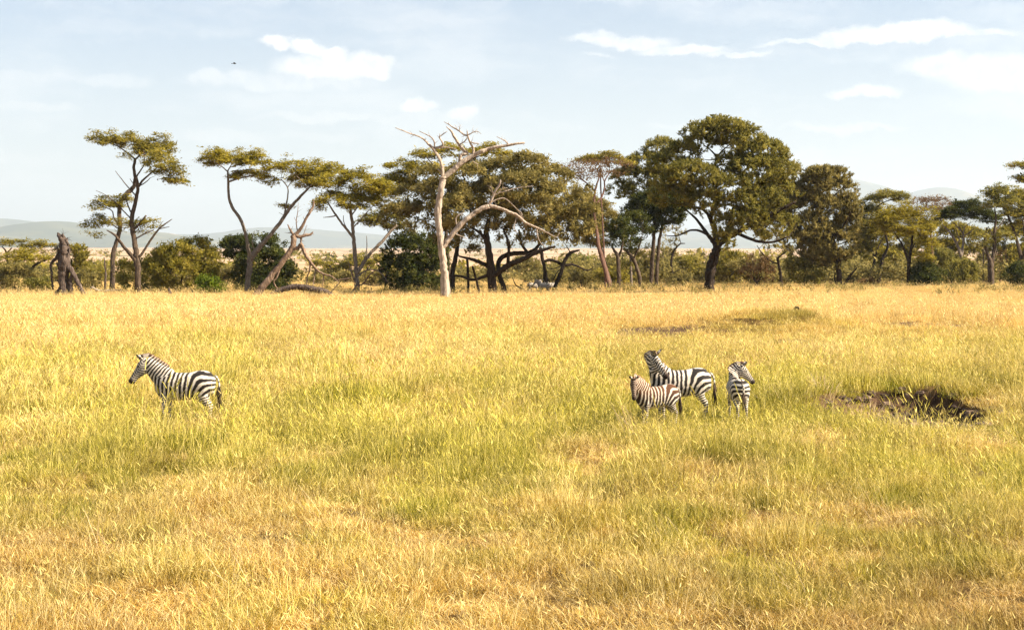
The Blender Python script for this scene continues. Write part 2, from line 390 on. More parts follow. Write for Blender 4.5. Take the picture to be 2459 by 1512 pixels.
def clump(name, seed, n, radius, h0, h1, w0, w1, seeds=0, spread=.42, seg=3, bt=1.5):
    rng = np.random.default_rng(seed); mb = MB()
    a = rng.uniform(0, 2*math.pi, n); r = radius*np.sqrt(rng.uniform(0, 1, n))
    base = np.stack([r*np.cos(a), r*np.sin(a), np.full(n, -.03)], -1)
    az = np.where(rng.uniform(size=n) < .45, a+rng.normal(0, .7, n), rng.uniform(0, 2*math.pi, n))
    h = rng.uniform(h0, h1, n)*(1-.15*(r/radius)**2)*(.7+.6*vnoise(base[:, 0]*6, base[:, 1]*6, seed))
    lean = np.abs(rng.normal(.0, spread, n))+.05; bend = rng.gamma(1.6, .38, n)
    blades(mb, rng, base, az, lean, bend, h, rng.uniform(w0, w1, n), np.clip(rng.beta(bt, bt, n), 0, 1), seg)
    if seeds:
        a = rng.uniform(0, 2*math.pi, seeds); r = radius*np.sqrt(rng.uniform(0, 1, seeds))
        base = np.stack([r*np.cos(a), r*np.sin(a), np.zeros(seeds)], -1)
        hh = rng.uniform(1.2, 2.0, seeds)*h1; az = rng.normal(math.pi, .9, seeds); ln = np.abs(rng.normal(.2, .15, seeds))
        blades(mb, rng, base, az, ln, np.full(seeds, .35), hh, np.full(seeds, w0*.8), np.full(seeds, .9), seg)
        tip = base+hh[:, None]*.96*np.stack([np.sin(ln+.15)*np.cos(az), np.sin(ln+.15)*np.sin(az), np.cos(ln+.15)], -1)
        blades(mb, rng, tip-np.array([0, 0, .05]), az, ln+.4, np.full(seeds, .5), np.full(seeds, .12)*h1/.4, np.full(seeds, w1*1.25), np.full(seeds, .75), seg)
    return mb.mesh(name, M['grass'], True)
def proto_collection(name, meshes):
    c_ = bpy.data.collections.new(name)
    for me in meshes: c_.objects.link(bpy.data.objects.new(me.name, me))
    return c_
lods = []
lods.append(proto_collection('short_sward', [clump(f'grass_tuft_{k}', 100+k, 430, .42, .10, .34, .0040, .0085, 6, .62, 3, .85) for k in range(8)]))
lods.append(proto_collection('middle_sward', [clump(f'grass_tuft_{k}', 200+k, 260, .55, .12, .36, .007, .012, 9, .5, 3, .95) for k in range(6)]))
lods.append(proto_collection('far_sward', [clump(f'grass_tuft_{k}', 300+k, 260, 1.0, .26, .48, .012, .020, 8, .30, 2, 4.0) for k in range(5)]))

def field(x, y):
    """height multiplier, green, red-brown, brightness and density of the sward at x, y"""
    n = fbm(x/4.2, y/6.0, 40); n2 = fbm(x/.75, y/1.0, 45, 3); n3 = fbm(x/9, y/14, 50)
    gr = np.interp(y, [13, 17, 22, 27, 33, 40, 48, 58, 70, 90, 140], [.20, .26, .46, .60, .60, .54, .40, .28, .18, .08, .04])
    short = np.exp(-((x-4.4)/4.2)**2-((y-33.5)/3.6)**2)+.7*np.exp(-((x-10)/5)**2-((y-38)/4)**2)
    gr = gr+.9*(n-.5)*smooth(0, .2, gr+.05)*1.8+2.2*(n2-.5)*smooth(.05, .3, gr)+.35*np.clip(short, 0, 1)
    hm = np.interp(y, [13, 18, 25, 33, 40, 60, 90, 120, 200], [.60, .64, .78, 1.0, 1.05, 1.0, .85, .60, .60])
    hm = hm*np.where(y < 27, .55+1.0*smooth(.25, .75, n2), .4+1.2*smooth(.25, .75, n2))*(1-.22*np.clip(short, 0, 1))*(.8+.4*n3)
    kz = np.exp(-((x+7.6)/2.4)**2-((y-31.6)/2.6)**2); kg = np.exp(-((x-4.3)/2.6)**2-((y-31.0)/2.6)**2)
    hm = hm*(1-kz)+1.02*kz; hm = hm*(1-kg)+.70*kg
    red = np.clip((fbm(x/2.6, y/5.0, 60)-.56)*3.2, 0, 1)*np.interp(y, [13, 18, 26, 40, 60, 75, 140], [.40, .35, .2, .1, .5, .45, .25])
    red = red+np.clip(x*.02, 0, .10)*smooth(24, 14, y)
    hm = hm*(1-.45*np.exp(-((x-14)/13)**2-((y-73)/11)**2))*(1-.6*np.exp(-((x-PIT[0])/3.0)**2-((y-32.6)/1.6)**2))
    mnd = np.exp(-((x-MOUND[0])/4.6)**2-((y-MOUND[1]+2)/5.0)**2); gr = gr+.55*mnd; red = red*(1-mnd)
    dens = .50+.8*smooth(.30, .62, fbm(x/.9, y/1.2, 70))
    dens = np.where(y > 45, .9, dens)
    for (hx, hy, hr, eh, hg) in HUM:
        k = np.exp(-((x-hx)**2+((y-hy)*.8)**2)/hr**2)
        hm = hm*(1+1.25*eh*k); gr = gr*(1-k)+(hg+.15)*k; dens = dens+.6*k
        k2 = np.exp(-((x-hx+hr*.8)**2+((y-hy+hr*.55)*.9)**2)/(hr*.45)**2)
        hm = hm*(1-.55*k2)
    b = bare_shade_f(x, y); dens = dens*(1-np.clip(b*1.15, 0, .985)); hm = hm*(1-.45*b)
    return hm, np.clip(gr, 0, 1), np.clip(red, 0, .9), dens
def sward(name, y0, y1, per_m2, coll, seed, kmul, margin, label):
    rng = np.random.default_rng(seed)
    wid = lambda y: .372*y+margin
    area = (y1-y0)*(wid(y0)+wid(y1)); N = int(area*per_m2)
    y = np.sqrt(rng.uniform(y0**2, y1**2, N)); x = rng.uniform(-1, 1, N)*wid(y)
    hm, gr, red, dens = field(x, y)
    fd = .16*y0; keep = rng.uniform(size=N) < dens*(smooth(y0, y0+fd, y) if y0 > 12 else 1)*(1-smooth(y1-.16*y1, y1, y))
    x, y, hm, gr, red = x[keep], y[keep], hm[keep], gr[keep], red[keep]; N = len(x)
    me = bpy.data.meshes.new(name); me.vertices.add(N)
    me.vertices.foreach_set('co', np.stack([x, y, ground_h(x, y)], -1).ravel().astype(np.float32))
    s = rng.uniform(.8, 1.2, N)*kmul
    scl = np.stack([s*(.75+.25*hm), s*(.75+.25*hm), s*hm*rng.uniform(.75, 1.2, N)], -1)
    rot = np.stack([rng.normal(0, .06, N), rng.normal(-.10, .08, N), rng.uniform(0, 6.28, N)], -1)
    br = rng.uniform(.74, 1.10, N)*(.76+.46*fbm(x/1.6, y/2.4, 90))
    gr = np.clip(gr+rng.normal(0, .12, N), 0, 1); red = np.clip(red+rng.normal(0, .06, N), 0, 1)
    for nm, ty, arr in (('scl', 'FLOAT_VECTOR', scl), ('rot', 'FLOAT_VECTOR', rot)):
        a_ = me.attributes.new(nm, ty, 'POINT'); a_.data.foreach_set('vector', arr.ravel().astype(np.float32))
    a_ = me.attributes.new('tint', 'FLOAT_COLOR', 'POINT'); a_.data.foreach_set('color', np.stack([gr, red, br, .42*smooth(45, 100, y)], -1).ravel().astype(np.float32))
    a_ = me.attributes.new('variant', 'INT', 'POINT'); a_.data.foreach_set('value', rng.integers(0, len(coll.objects), N).astype(np.int32))
    o = bpy.data.objects.new(name, me); COL.objects.link(o); tag(o, label, 'grass', kind='stuff')
    ng = bpy.data.node_groups.new(name, 'GeometryNodeTree')
    ng.interface.new_socket('Geometry', in_out='INPUT', socket_type='NodeSocketGeometry')
    ng.interface.new_socket('Geometry', in_out='OUTPUT', socket_type='NodeSocketGeometry')
    q = NT(ng); gi = q.new('NodeGroupInput'); go = q.new('NodeGroupOutput')
    ci = q.new('GeometryNodeCollectionInfo'); ci.inputs[0].default_value = coll; ci.inputs[1].default_value = True; ci.inputs[2].default_value = True
    def na_(nm, ty):
        k = q.new('GeometryNodeInputNamedAttribute', data_type=ty); k.inputs[0].default_value = nm; return k.outputs[0]
    er = q.new('FunctionNodeEulerToRotation'); q.l.new(na_('rot', 'FLOAT_VECTOR'), er.inputs[0])
    ip = q.new('GeometryNodeInstanceOnPoints')
    q.l.new(gi.outputs[0], ip.inputs['Points']); q.l.new(ci.outputs[0], ip.inputs['Instance']); ip.inputs['Pick Instance'].default_value = True
    q.l.new(na_('variant', 'INT'), ip.inputs['Instance Index']); q.l.new(er.outputs[0], ip.inputs['Rotation']); q.l.new(na_('scl', 'FLOAT_VECTOR'), ip.inputs['Scale'])
    q.l.new(ip.outputs[0], go.inputs[0])
    md = o.modifiers.new('sward', 'NODES'); md.node_group = ng
    return o
sward('grass', 10.5, 34, 14.5, lods[0], 1, 1.0, 3.0, 'mixed gold and green grass filling the foreground')
sward('grass', 26.5, 74, 6.6, lods[1], 2, 1.12, 4.0, 'yellow green grass around the zebras')
sward('grass', 60, 172, 2.0, lods[2], 3, 1.1, 6.0, 'tall pale gold grass in front of the tree line')
sward('grass', 140, 460, .75, lods[2], 4, 1.15, 10.0, 'golden grass growing between and behind the trees')

# ------------------------------------------------------------------ zebras
m, t = new_mat('zebra_coat')
ca = t.new('ShaderNodeAttribute', attribute_name='coat').outputs['Color']
g = t.new('ShaderNodeNewGeometry')
n1 = t.new('ShaderNodeTexNoise', ins={'Vector': g.outputs['Position'], 'Scale': 14.0, 'Detail': 3.0}).outputs[0]
c = t.mix(t.maprange(n1, .45, .75, 0, .25), ca, (.42, .28, .16), 'MULTIPLY')
hb = t.new('ShaderNodeTexNoise', ins={'Vector': g.outputs['Position'], 'Scale': 120.0, 'Detail': 2.0}).outputs[0]
bp = t.new('ShaderNodeBump', ins={'Height': hb, 'Strength': .25, 'Distance': .01}).outputs[0]
p = t.new('ShaderNodeBsdfPrincipled', ins={'Base Color': c, 'Roughness': .75, 'Normal': bp, 'Specular IOR Level': .2, 'Sheen Weight': .1})
finish(t, p.outputs[0]); M['coat'] = m
m, t = new_mat('zebra_eye')
finish(t, t.new('ShaderNodeBsdfPrincipled', ins={'Base Color': (.012, .008, .006, 1), 'Roughness': .15}).outputs[0]); M['eye'] = m

def sect(mb, P, U, ru, rs, k=20):
    """closed sweep with oval sections: U points to the back (dorsal) side, ru half height, rs half width"""
    P = np.asarray(P, float); T = unit(np.gradient(P, axis=0)); U = unit(np.asarray(U)-T*(np.asarray(U)*T).sum(-1, keepdims=True)); S = np.cross(T, U)
    a = np.linspace(0, 2*math.pi, k, endpoint=False)
    V = P[:, None, :]+np.asarray(ru)[:, None, None]*np.sin(a)[None, :, None]*U[:, None, :]+np.asarray(rs)[:, None, None]*np.cos(a)[None, :, None]*S[:, None, :]
    n = len(P); V = np.vstack([V.reshape(-1, 3), P[0], P[-1]])
    i = np.arange(n-1)[:, None]*k; j = np.arange(k)[None, :]; j2 = (j+1) % k
    f = np.stack([i+j, i+k+j, i+k+j2, i+j2], -1).reshape(-1, 4)
    jj = np.arange(k); kk = (jj+1) % k
    mb.add(V, [f, np.concatenate([np.stack([np.full(k, n*k), jj, kk], -1), np.stack([np.full(k, n*k+1), (n-1)*k+kk, (n-1)*k+jj], -1)])])
    return U, S
def resample(A, n):
    return catmull(np.asarray(A, float), n)
def set_coat(me, colr):
    a_ = me.attributes.new('coat', 'FLOAT_COLOR', 'POINT')
    a_.data.foreach_set('color', np.concatenate([colr, np.ones((len(colr), 1))], 1).ravel().astype(np.float32))

def zebra(name, label, loc, rz, scale, neck, crest, head_dir, head_up, legs=((0, 0), (0, 0), (0, 0), (0, 0)), brown=0.0, seed=1, group='zebras standing in the open grass', tail_swing=0.0, slim=1.0):
    rng = np.random.default_rng(seed)
    # x, centre z, half height, half width
    tor = resample([(-.715, 1.03, .07, .04), (-.69, 1.03, .17, .12), (-.62, 1.02, .255, .205), (-.50, 1.015, .31, .265), (-.36, 1.005, .325, .285), (-.18, .975, .315, .285), (0, .955, .32, .29), (.2, .95, .325, .285), (.36, .97, .335, .262), (.50, 1.0, .325, .225), (.61, 1.02, .27, .18), (.69, 1.03, .18, .12), (.73, 1.03, .07, .05)], 4)
    P = np.stack([tor[:, 0], 0*tor[:, 0], tor[:, 1]], -1); mb = MB()
    tor[:, 3] *= slim
    sect(mb, P, np.tile([0, 0, 1.], (len(P), 1)), tor[:, 2], tor[:, 3])
    bones = [(P, np.maximum(tor[:, 2], tor[:, 3]), np.zeros(len(P), int), P[:, 0])]
    # neck
    NP = resample(np.array(neck), 6); NU = resample(np.array(crest), 6)
    q = np.linspace(0, 1, len(NP)); nh = np.interp(q, [0, .3, .65, 1], [.295, .245, .19, .145]); nw = np.interp(q, [0, .3, .65, 1], [.17, .135, .105, .09])
    NUo, NSo = sect(mb, NP, NU, nh, nw)
    s_ = np.concatenate([[0], np.cumsum(np.linalg.norm(np.diff(NP, axis=0), axis=1))])
    bones.append((NP, nh*.9, np.full(len(NP), 1), s_))
    # head
    D = unit(np.array(head_dir)); Uh = np.array(head_up, float); Uh = unit(Uh-D*np.dot(Uh, D)); Sh = np.cross(D, Uh)
    poll = NP[-1]; L = .61
    q = np.array([-.10, 0, .14, .28, .42, .56, .70, .82, .92, 1.0, 1.03])
    hh = np.array([.07, .118, .148, .158, .138, .112, .092, .083, .083, .062, .02]); hw = np.array([.05, .084, .102, .106, .09, .075, .065, .063, .068, .05, .02])
    off = np.array([0, 0, -.012, -.028, -.020, -.008, 0, .002, 0, -.006, -.008])
    HP = poll+D*(q*L)[:, None]+Uh*off[:, None]-Uh*.015
    HP2 = resample(HP, 3); hh2 = np.interp(np.linspace(0, 1, len(HP2)), np.linspace(0, 1, len(q)), hh); hw2 = np.interp(np.linspace(0, 1, len(HP2)), np.linspace(0, 1, len(q)), hw); q2 = np.interp(np.linspace(0, 1, len(HP2)), np.linspace(0, 1, len(q)), q)
    sect(mb, HP2, np.tile(Uh, (len(HP2), 1)), hh2, hw2)
    bones.append((HP2, hh2, np.full(len(HP2), 2), q2))
    # legs
    for k, (sx, dx) in enumerate([(1, legs[0]), (-1, legs[1])]):
        L_ = np.array([(.40, .12, .98, .12, .10), (.43, .135, .84, .125, .085), (.44, .14, .70, .092, .072), (.445, .135, .56, .062, .054), (.45, .13, .43, .056, .048), (.445, .13, .36, .042, .038), (.445, .13, .22, .034, .031), (.445, .13, .12, .044, .040), (.475, .13, .06, .042, .042), (.485, .13, 0.0, .060, .056)])
        L_[:, 1] *= sx; w_ = np.clip((.9-L_[:, 2])/.9, 0, 1); L_[:, 0] += dx[0]*w_; L_[:, 1] += dx[1]*w_
        A = resample(L_, 3); sect(mb, A[:, :3], np.tile([1., 0, 0], (len(A), 1)), A[:, 3], A[:, 4], 12)
        bones.append((A[:, :3], A[:, 3]*.95, np.full(len(A), 3), A[:, 2]))
    for k, (sx, dx) in enumerate([(1, legs[2]), (-1, legs[3])]):
        L_ = np.array([(-.44, .12, 1.08, .18, .12), (-.42, .135, .92, .20, .125), (-.40, .14, .78, .165, .105), (-.455, .135, .65, .108, .078), (-.535, .13, .55, .070, .055), (-.585, .125, .48, .062, .048), (-.585, .125, .40, .046, .040), (-.565, .125, .24, .038, .034), (-.55, .125, .12, .046, .042), (-.52, .125, .06, .042, .042), (-.51, .125, 0.0, .060, .056)])
        L_[:, 1] *= sx; w_ = np.clip((.95-L_[:, 2])/.95, 0, 1); L_[:, 0] += dx[0]*w_; L_[:, 1] += dx[1]*w_
        A = resample(L_, 3); sect(mb, A[:, :3], np.tile([1., 0, 0], (len(A), 1)), A[:, 3], A[:, 4], 14)
        bones.append((A[:, :3], A[:, 3]*.95, np.full(len(A), 4), A[:, 2]))
    raw = mb.build('body', None)
    md = raw.modifiers.new('r', 'REMESH'); md.mode = 'VOXEL'; md.voxel_size = .0145; md.use_smooth_shade = True
    md = raw.modifiers.new('s', 'SMOOTH'); md.factor = .6; md.iterations = 5
    dg = bpy.context.evaluated_depsgraph_get()
    me = bpy.data.meshes.new_from_object(raw.evaluated_get(dg)); me.name = 'body'
    old = raw.data; bpy.data.objects.remove(raw); bpy.data.meshes.remove(old)
    n = len(me.vertices); co = np.empty(n*3, np.float32); me.vertices.foreach_get('co', co); co = co.reshape(-1, 3).astype(float)
    # nearest bone
    best = np.full(n, 9.); part = np.zeros(n, int); par = np.zeros(n)
    for (bp_, br_, bi_, pv_) in bones:
        for c0 in range(0, len(bp_)):
            d = np.linalg.norm(co-bp_[c0], axis=1)/br_[c0]+(.12 if bi_[c0] in (3, 4) else 0)+(.06 if bi_[c0] == 1 else 0)
            mk = d < best; best[mk] = d[mk]; part[mk] = bi_[c0]; par[mk] = pv_[c0]
    x, y, z = co.T
    # smooth parameters along neck and head
    def along(Pp, val, X):
        i_ = np.argmin(((X[:, None, :]-Pp[None])**2).sum(-1), 1); T = unit(np.gradient(Pp, axis=0))
        dv = np.gradient(val)/np.linalg.norm(np.gradient(Pp, axis=0), axis=1)
        return val[i_]+((X-Pp[i_])*T[i_]).sum(-1)*dv[i_]
    xp = -.10; zp = .54
    wob = (fbm(x*5+seed*3, z*5, seed)-.5)*.9+(fbm(x*14+seed, z*14+y*3, seed+7)-.5)*.35
    ph = (x-xp+.10*(z-.95))/.105
    def rumpf(x_, z_):
        dx_ = np.maximum(xp-x_, 0); return (-(dx_-.74*dx_**2)+.10*(z_-.95)+.80*(dx_/.55)*(z_-.92))/.105
    phT = np.where(x < xp, rumpf(x, z), ph)
    ph_h = rumpf(np.minimum(x, -.3), np.full(n, .74))-(.74-z)/.062
    phv = np.where((part == 4) & (z < .74), ph_h, phT)
    phv = np.where(part == 3, z/.052+((x-.45)*3)**2, phv)
    nk = part == 1; phN = np.zeros(n); phN[nk] = along(NP, s_, co[nk]); phv = np.where(nk, (.45-xp)/.105+phN/.072, phv)
    hd = part == 2; hq = np.zeros(n); hq[hd] = along(HP2, q2, co[hd]); hu = np.zeros(n); hu[hd] = (co[hd]-poll-D*(hq[hd]*L)[:, None])@Uh
    phv = np.where(hd, hq*L/.055+np.abs(hu)*8, phv)
    fr = np.mod(phv+wob*np.where(hd | (part == 3), .25, .55), 1.0)
    duty = np.where(part == 0, .57, .54)+.05*(z-1)
    duty = np.where((part == 0) & (x < -.2), .55, duty)
    duty = duty+.12*brown
    edge = np.where((part == 0) | (part == 4), .07, .09)
    tri = np.abs(fr-.5)*2                                             # 0 mid black, 1 mid white
    k = smooth(duty-edge, duty+edge, tri)[:, None]
    under = smooth(.74, .66, z)*(np.abs(y) < .16)*(part == 0)
    k = np.maximum(k, (under*.8)[:, None])
    dark = np.tile([.013, .010, .009], (n, 1)); lite = np.tile([.64, .57, .48], (n, 1))
    bz = np.clip(brown*smooth(.85, 1.25, z)+brown*.12, 0, 1)[:, None]
    dark = dark*(1-bz)+np.array([.085, .032, .011])*bz
    lite = lite*(1-bz*.3)+np.array([.52, .34, .18])*bz*.3
    C = dark*(1-k)+lite*k
    mz = (smooth(.80, .90, hq)*hd)[:, None]; C = C*(1-mz)+np.array([.022, .013, .010])*mz
    face = (np.maximum(smooth(.50, .75, hq)*smooth(.03, .07, hu)*.8, brown*.55*smooth(.0, .06, hu))*hd)[:, None]; C = C*(1-face)+np.array([.05, .028, .018])*face
    hoof = smooth(.055, .04, z)[:, None]; C = C*(1-hoof)+np.array([.05, .042, .036])*hoof
    dorsal = (smooth(.03, .015, np.abs(y))*smooth(1.18, 1.24, z)*(part == 0))[:, None]; C = C*(1-dorsal)+np.array([.03, .018, .012])*dorsal
    set_coat(me, C); me.materials.append(M['coat'])
    root = empty(name, loc, label, 'zebra', group); root.rotation_euler = (0, 0, rz); root.scale = (scale,)*3
    o = bpy.data.objects.new('body', me); COL.objects.link(o); o.parent = root
    # mane: upright hair along the crest, striped at its root
    mb = MB(); cols = []
    i0 = 3; CP = NP[i0:]+NUo[i0:]*(nh[i0:, None]-.012); CU = NUo[i0:]; CS = NSo[i0:]; cs = s_[i0:]
    fp = poll+D*(.10*L)+Uh*.105; CP = np.vstack([CP, poll+Uh*.10-D*.02, fp]); CU = np.vstack([CU, unit(Uh-.4*D), unit(Uh-.2*D)]); CS = np.vstack([CS, CS[-1], CS[-1]]); cs = np.append(cs, [cs[-1]+.06, cs[-1]+.12])
    m_ = 90; tt = np.linspace(0, 1, m_); t0 = np.linspace(0, 1, len(CP))
    ip = lambda A: np.stack([np.interp(tt, t0, A[:, c_]) for c_ in range(3)], -1)
    CP, CU, CS, cs = ip(CP), unit(ip(CU)), unit(ip(CS)), np.interp(tt, t0, cs)
    hgt = .10*np.interp(tt, [0, .12, .5, .9, 1], [.25, .75, 1, .95, .6])*(1+rng.normal(0, .10, m_))
    sidej = rng.normal(0, .006, m_)
    rows = [CP-CS*.020, CP+CU*(hgt*.55)[:, None]-CS*.017, CP+CU*hgt[:, None]+CS*sidej[:, None], CP+CU*(hgt*.55)[:, None]+CS*.017, CP+CS*.020]
    V = np.stack(rows, 1).reshape(-1, 3); nr = 5
    i = np.arange(m_-1)[:, None]*nr; j = np.arange(nr-1)[None, :]
    f = np.stack([i+j, i+j+1, i+nr+j+1, i+nr+j], -1).reshape(-1, 4)
    ends = np.array([[0, 1, 2, 3], [0, 3, 4, 4], [(m_-1)*nr+3, (m_-1)*nr+2, (m_-1)*nr+1, (m_-1)*nr]])
    mb.add(V, [f, ends[[0, 2]]])
    fr = np.mod((.45-xp)/.105+cs/.072, 1); tri = np.abs(fr-.5)*2; k = smooth(.40, .60, tri)[:, None]
    dk = np.array([.016, .011, .009])*(1-brown)+np.array([.12, .045, .015])*brown
    base = dk*(1-k)+np.array([.66, .58, .46])*k
    midc = base*.75+np.array([.16, .07, .03])*.25; tipc = np.tile(np.array([.10, .040, .016])*(1+brown), (m_, 1))
    mo = mb.build('mane', M['coat'], root); set_coat(mo.data, np.stack([base, midc, tipc, midc, base], 1).reshape(-1, 3))
    # ears
    for sx in (1, -1):
        mb = MB(); e0 = poll+D*.015+Uh*.075+Sh*sx*.062; ax = unit(Uh*.95-D*.18+Sh*sx*.38); fw = unit(D*.7+Sh*sx*.55+Uh*.1); fw = unit(fw-ax*np.dot(fw, ax)); sd = np.cross(ax, fw)
        st = np.linspace(0, 1, 7); ew = .046*np.interp(st, [0, .3, .6, .85, 1], [.6, 1, .95, .5, .06]); V = []; cc = []
        for a_, w1 in zip(st, ew):
            for b_ in np.linspace(-1.9, 1.9, 7):
                V.append(e0+ax*a_*.175+sd*math.sin(b_)*w1-fw*math.cos(b_)*w1*.8)
                blk = a_ > .78 or .32 < a_ < .48
                cc.append((.02, .015, .012) if (blk and abs(b_) < 1.7) or abs(b_) > 1.85 else (.62, .55, .46))
        i = np.arange(6)[:, None]*7; j = np.arange(6)[None, :]
        mb.add(V, [np.stack([i+j, i+j+1, i+7+j+1, i+7+j], -1).reshape(-1, 4)])
        eo = mb.build('ear', M['coat'], root); set_coat(eo.data, np.array(cc))
        md = eo.modifiers.new('thick', 'SOLIDIFY'); md.thickness = .008
    # eyes
    for sx in (1, -1):
        mb = MB(); ec = poll+D*(.30*L)+Uh*.045+Sh*sx*.078
        aa = np.linspace(0, math.pi, 7)
        tube(mb, ec+D*((-np.cos(aa))*.026)[:, None], .026*np.sin(aa)+.0005, 8)
        mb.build('eye', M['eye'], root)
    # tail
    mb = MB(); tp = resample([(-.69, 0, 1.20), (-.765, tail_swing*.3, 1.12), (-.80, tail_swing*.6, .95), (-.80, tail_swing, .72)], 5)
    tr_ = np.interp(np.linspace(0, 1, len(tp)), [0, .3, 1], [.036, .026, .016]); tube(mb, tp, tr_, 8)
    nt = mb.n; cc = np.tile([.66, .60, .50], (nt, 1)); zz = np.concatenate(mb.v)[:, 2]; cc[np.mod(zz/.05, 1) < .45] = (.02, .015, .012)
    for _ in range(46):
        a_ = rng.uniform(.52, 1.0); b0 = tp[int(a_*(len(tp)-1))]; ln = rng.uniform(.28, .42); dr = rng.normal(0, .035, 2)
        hp = np.array([b0, b0+(dr[0]*.5, dr[1]*.6, -ln*.5), b0+(dr[0], dr[1], -ln)])
        tube(mb, hp, [.010, .013, .003], 4)
        cc = np.vstack([cc, np.tile(np.array([.025, .017, .012])+rng.uniform(0, .07)*np.array([1, .62, .34]), (mb.n-len(cc), 1))])
    to = mb.build('tail', M['coat'], root); set_coat(to.data, cc)
    return root
def copy_thing(src, loc, rz, scale, label, group=None):
    r = src.copy(); COL.objects.link(r); r.location = loc; r.rotation_euler = (0, 0, rz); r.scale = (scale,)*3; r['label'] = label
    if group: r['group'] = group
    for ch in list(src.children):
        if ch.name.startswith(('mane', 'body', 'tail', 'ear')):
            c_ = ch.copy(); COL.objects.link(c_); c_.parent = r
    return r
def gz(x, y, dz=0.0): return (x, y, float(ground_h(x, y))+dz)

z1 = zebra('zebra', 'zebra standing alone on the left in tall gold grass, facing left', gz(-7.62, 33.2), R(180-3), 1.0,
      [(.44, 0, 1.10), (.62, 0, 1.24), (.80, 0, 1.40), (.95, 0, 1.54)], [(-.5, 0, .85), (-.55, 0, .83), (-.6, 0, .8), (-.6, 0, .8)],
      (.56, .06, -.80), (.82, 0, .56), legs=((.04, 0), (-.05, 0), (-.06, 0), (.05, 0)), seed=3)
zebra('zebra', 'adult zebra behind the foal, looking back over its shoulder to the right', gz(3.92, 33.0), R(180+6), .99,
      [(.44, 0, 1.10), (.60, .02, 1.27), (.70, .06, 1.44), (.69, .13, 1.60)], [(-.45, 0, .88), (-.2, -.35, .9), (.45, -.6, .65), (.75, -.6, .35)],
      (-.42, .42, -.72), (-.30, .55, .62), legs=((.0, 0), (.06, 0), (.04, 0), (-.10, 0)), seed=11, tail_swing=.02)
zebra('zebra', 'brown-striped zebra foal facing the camera in front of the adult', gz(3.28, 32.1), R(180+27), .77,
      [(.44, 0, 1.12), (.64, -.01, 1.26), (.80, .03, 1.40), (.88, .10, 1.50)], [(-.5, 0, .85), (-.58, 0, .8), (-.62, -.1, .75), (-.55, -.45, .70)],
      (.22, .40, -.90), (.42, .78, .46), legs=((.02, 0), (-.06, 0), (.02, 0), (-.03, 0)), brown=1.0, seed=19, slim=.9)
zebra('zebra', 'zebra seen from behind with its head turned to the right', gz(5.26, 33.2), R(90+4), .80,
      [(.44, 0, 1.12), (.58, -.03, 1.30), (.64, -.12, 1.46), (.60, -.24, 1.60)], [(-.5, 0, .86), (-.3, .35, .88), (.1, .65, .72), (.3, .75, .5)],
      (-.06, -.62, -.74), (-.05, -.70, .68), legs=((.0, 0), (.02, 0), (.03, 0), (-.03, 0)), seed=27, tail_swing=0.0)
copy_thing(z1, gz(2.55, 171), R(15), .95, 'leftmost of three far zebras under the big dark tree', 'far zebras among the trees')
copy_thing(z1, gz(3.75, 168), R(195), 1.0, 'middle one of three far zebras, partly behind a thin trunk', 'far zebras among the trees')
copy_thing(z1, gz(4.65, 172), R(215), .97, 'rightmost of three far zebras behind the thin trunks', 'far zebras among the trees')



# ------------------------------------------------------------------ trees
FR = {'a': (.29886, 0, 282.4), 'b': (.28636, 451.9, 310.7), 'c': (.3175, 903.7, 263.6), 'd': (.3175, 1318.0, 263.6), 'e': (.27258, 1788.7, 357.7), 'f': (.12456, 0, 546.0), 'g': (.23668, 2165.2, 376.6), 'z': (1., 0, 0)}
LEAFN = [0]
def depth_of(base_y): return CAM_H*F/(base_y-HY)
def leaves(mb, rng, tips, dirs, per, ls, style):
    n = len(tips)*per
    if n == 0: return
    T = np.repeat(tips, per, 0); Dr = np.repeat(dirs, per, 0)
    if style == 'flat':
        c_ = T+rng.normal(0, 1, (n, 3))*np.array([.36, .36, .13]); nrm = unit(rng.normal(0, .45, (n, 3))+np.array([0, 0, 1.0]))
        ax = unit(rng.normal(0, 1, (n, 3))*np.array([1, 1, .35])); ln = ls*rng.lognormal(-.1, .42, n); wd = ln*.42
    elif style == 'spiky':
        k = rng.integers(0, 5, n); sh = unit(rng.normal(0, .55, (len(tips)*5, 3))+np.array([0, 0, .65])+np.repeat(dirs, 5, 0)*.8)
        ax0 = sh[np.repeat(np.arange(len(tips)), per)*5+k]; tt_ = rng.uniform(0, .72, n)
        c_ = T+ax0*tt_[:, None]+rng.normal(0, .05, (n, 3)); ax = unit(ax0+rng.normal(0, .55, (n, 3))); nrm = unit(rng.normal(0, 1, (n, 3)))
        ln = ls*rng.lognormal(-.1, .42, n); wd = ln*.36
    else:
        c_ = T+rng.normal(0, 1, (n, 3))*np.array([.27, .27, .24]); nrm = unit(rng.normal(0, .8, (n, 3))+np.array([0, 0, .6])); ax = unit(rng.normal(0, 1, (n, 3)))
        ln = ls*rng.lognormal(-.1, .42, n); wd = ln*.5
    sd = unit(np.cross(nrm, ax)); a_ = ax*(ln*.5)[:, None]; b_ = sd*(wd*.5)[:, None]
    V = np.stack([c_-a_-b_*.8, c_-a_*.6+b_*1.2, c_+a_*1.15], 1).reshape(-1, 3)
    tone = np.clip(np.repeat(rng.normal(.5, .16, len(tips)), per)+rng.normal(0, .16, n), 0, 1)
    mb.add(V, [np.arange(n*3).reshape(n, 3)], np.repeat(tone, 3)); LEAFN[0] += n

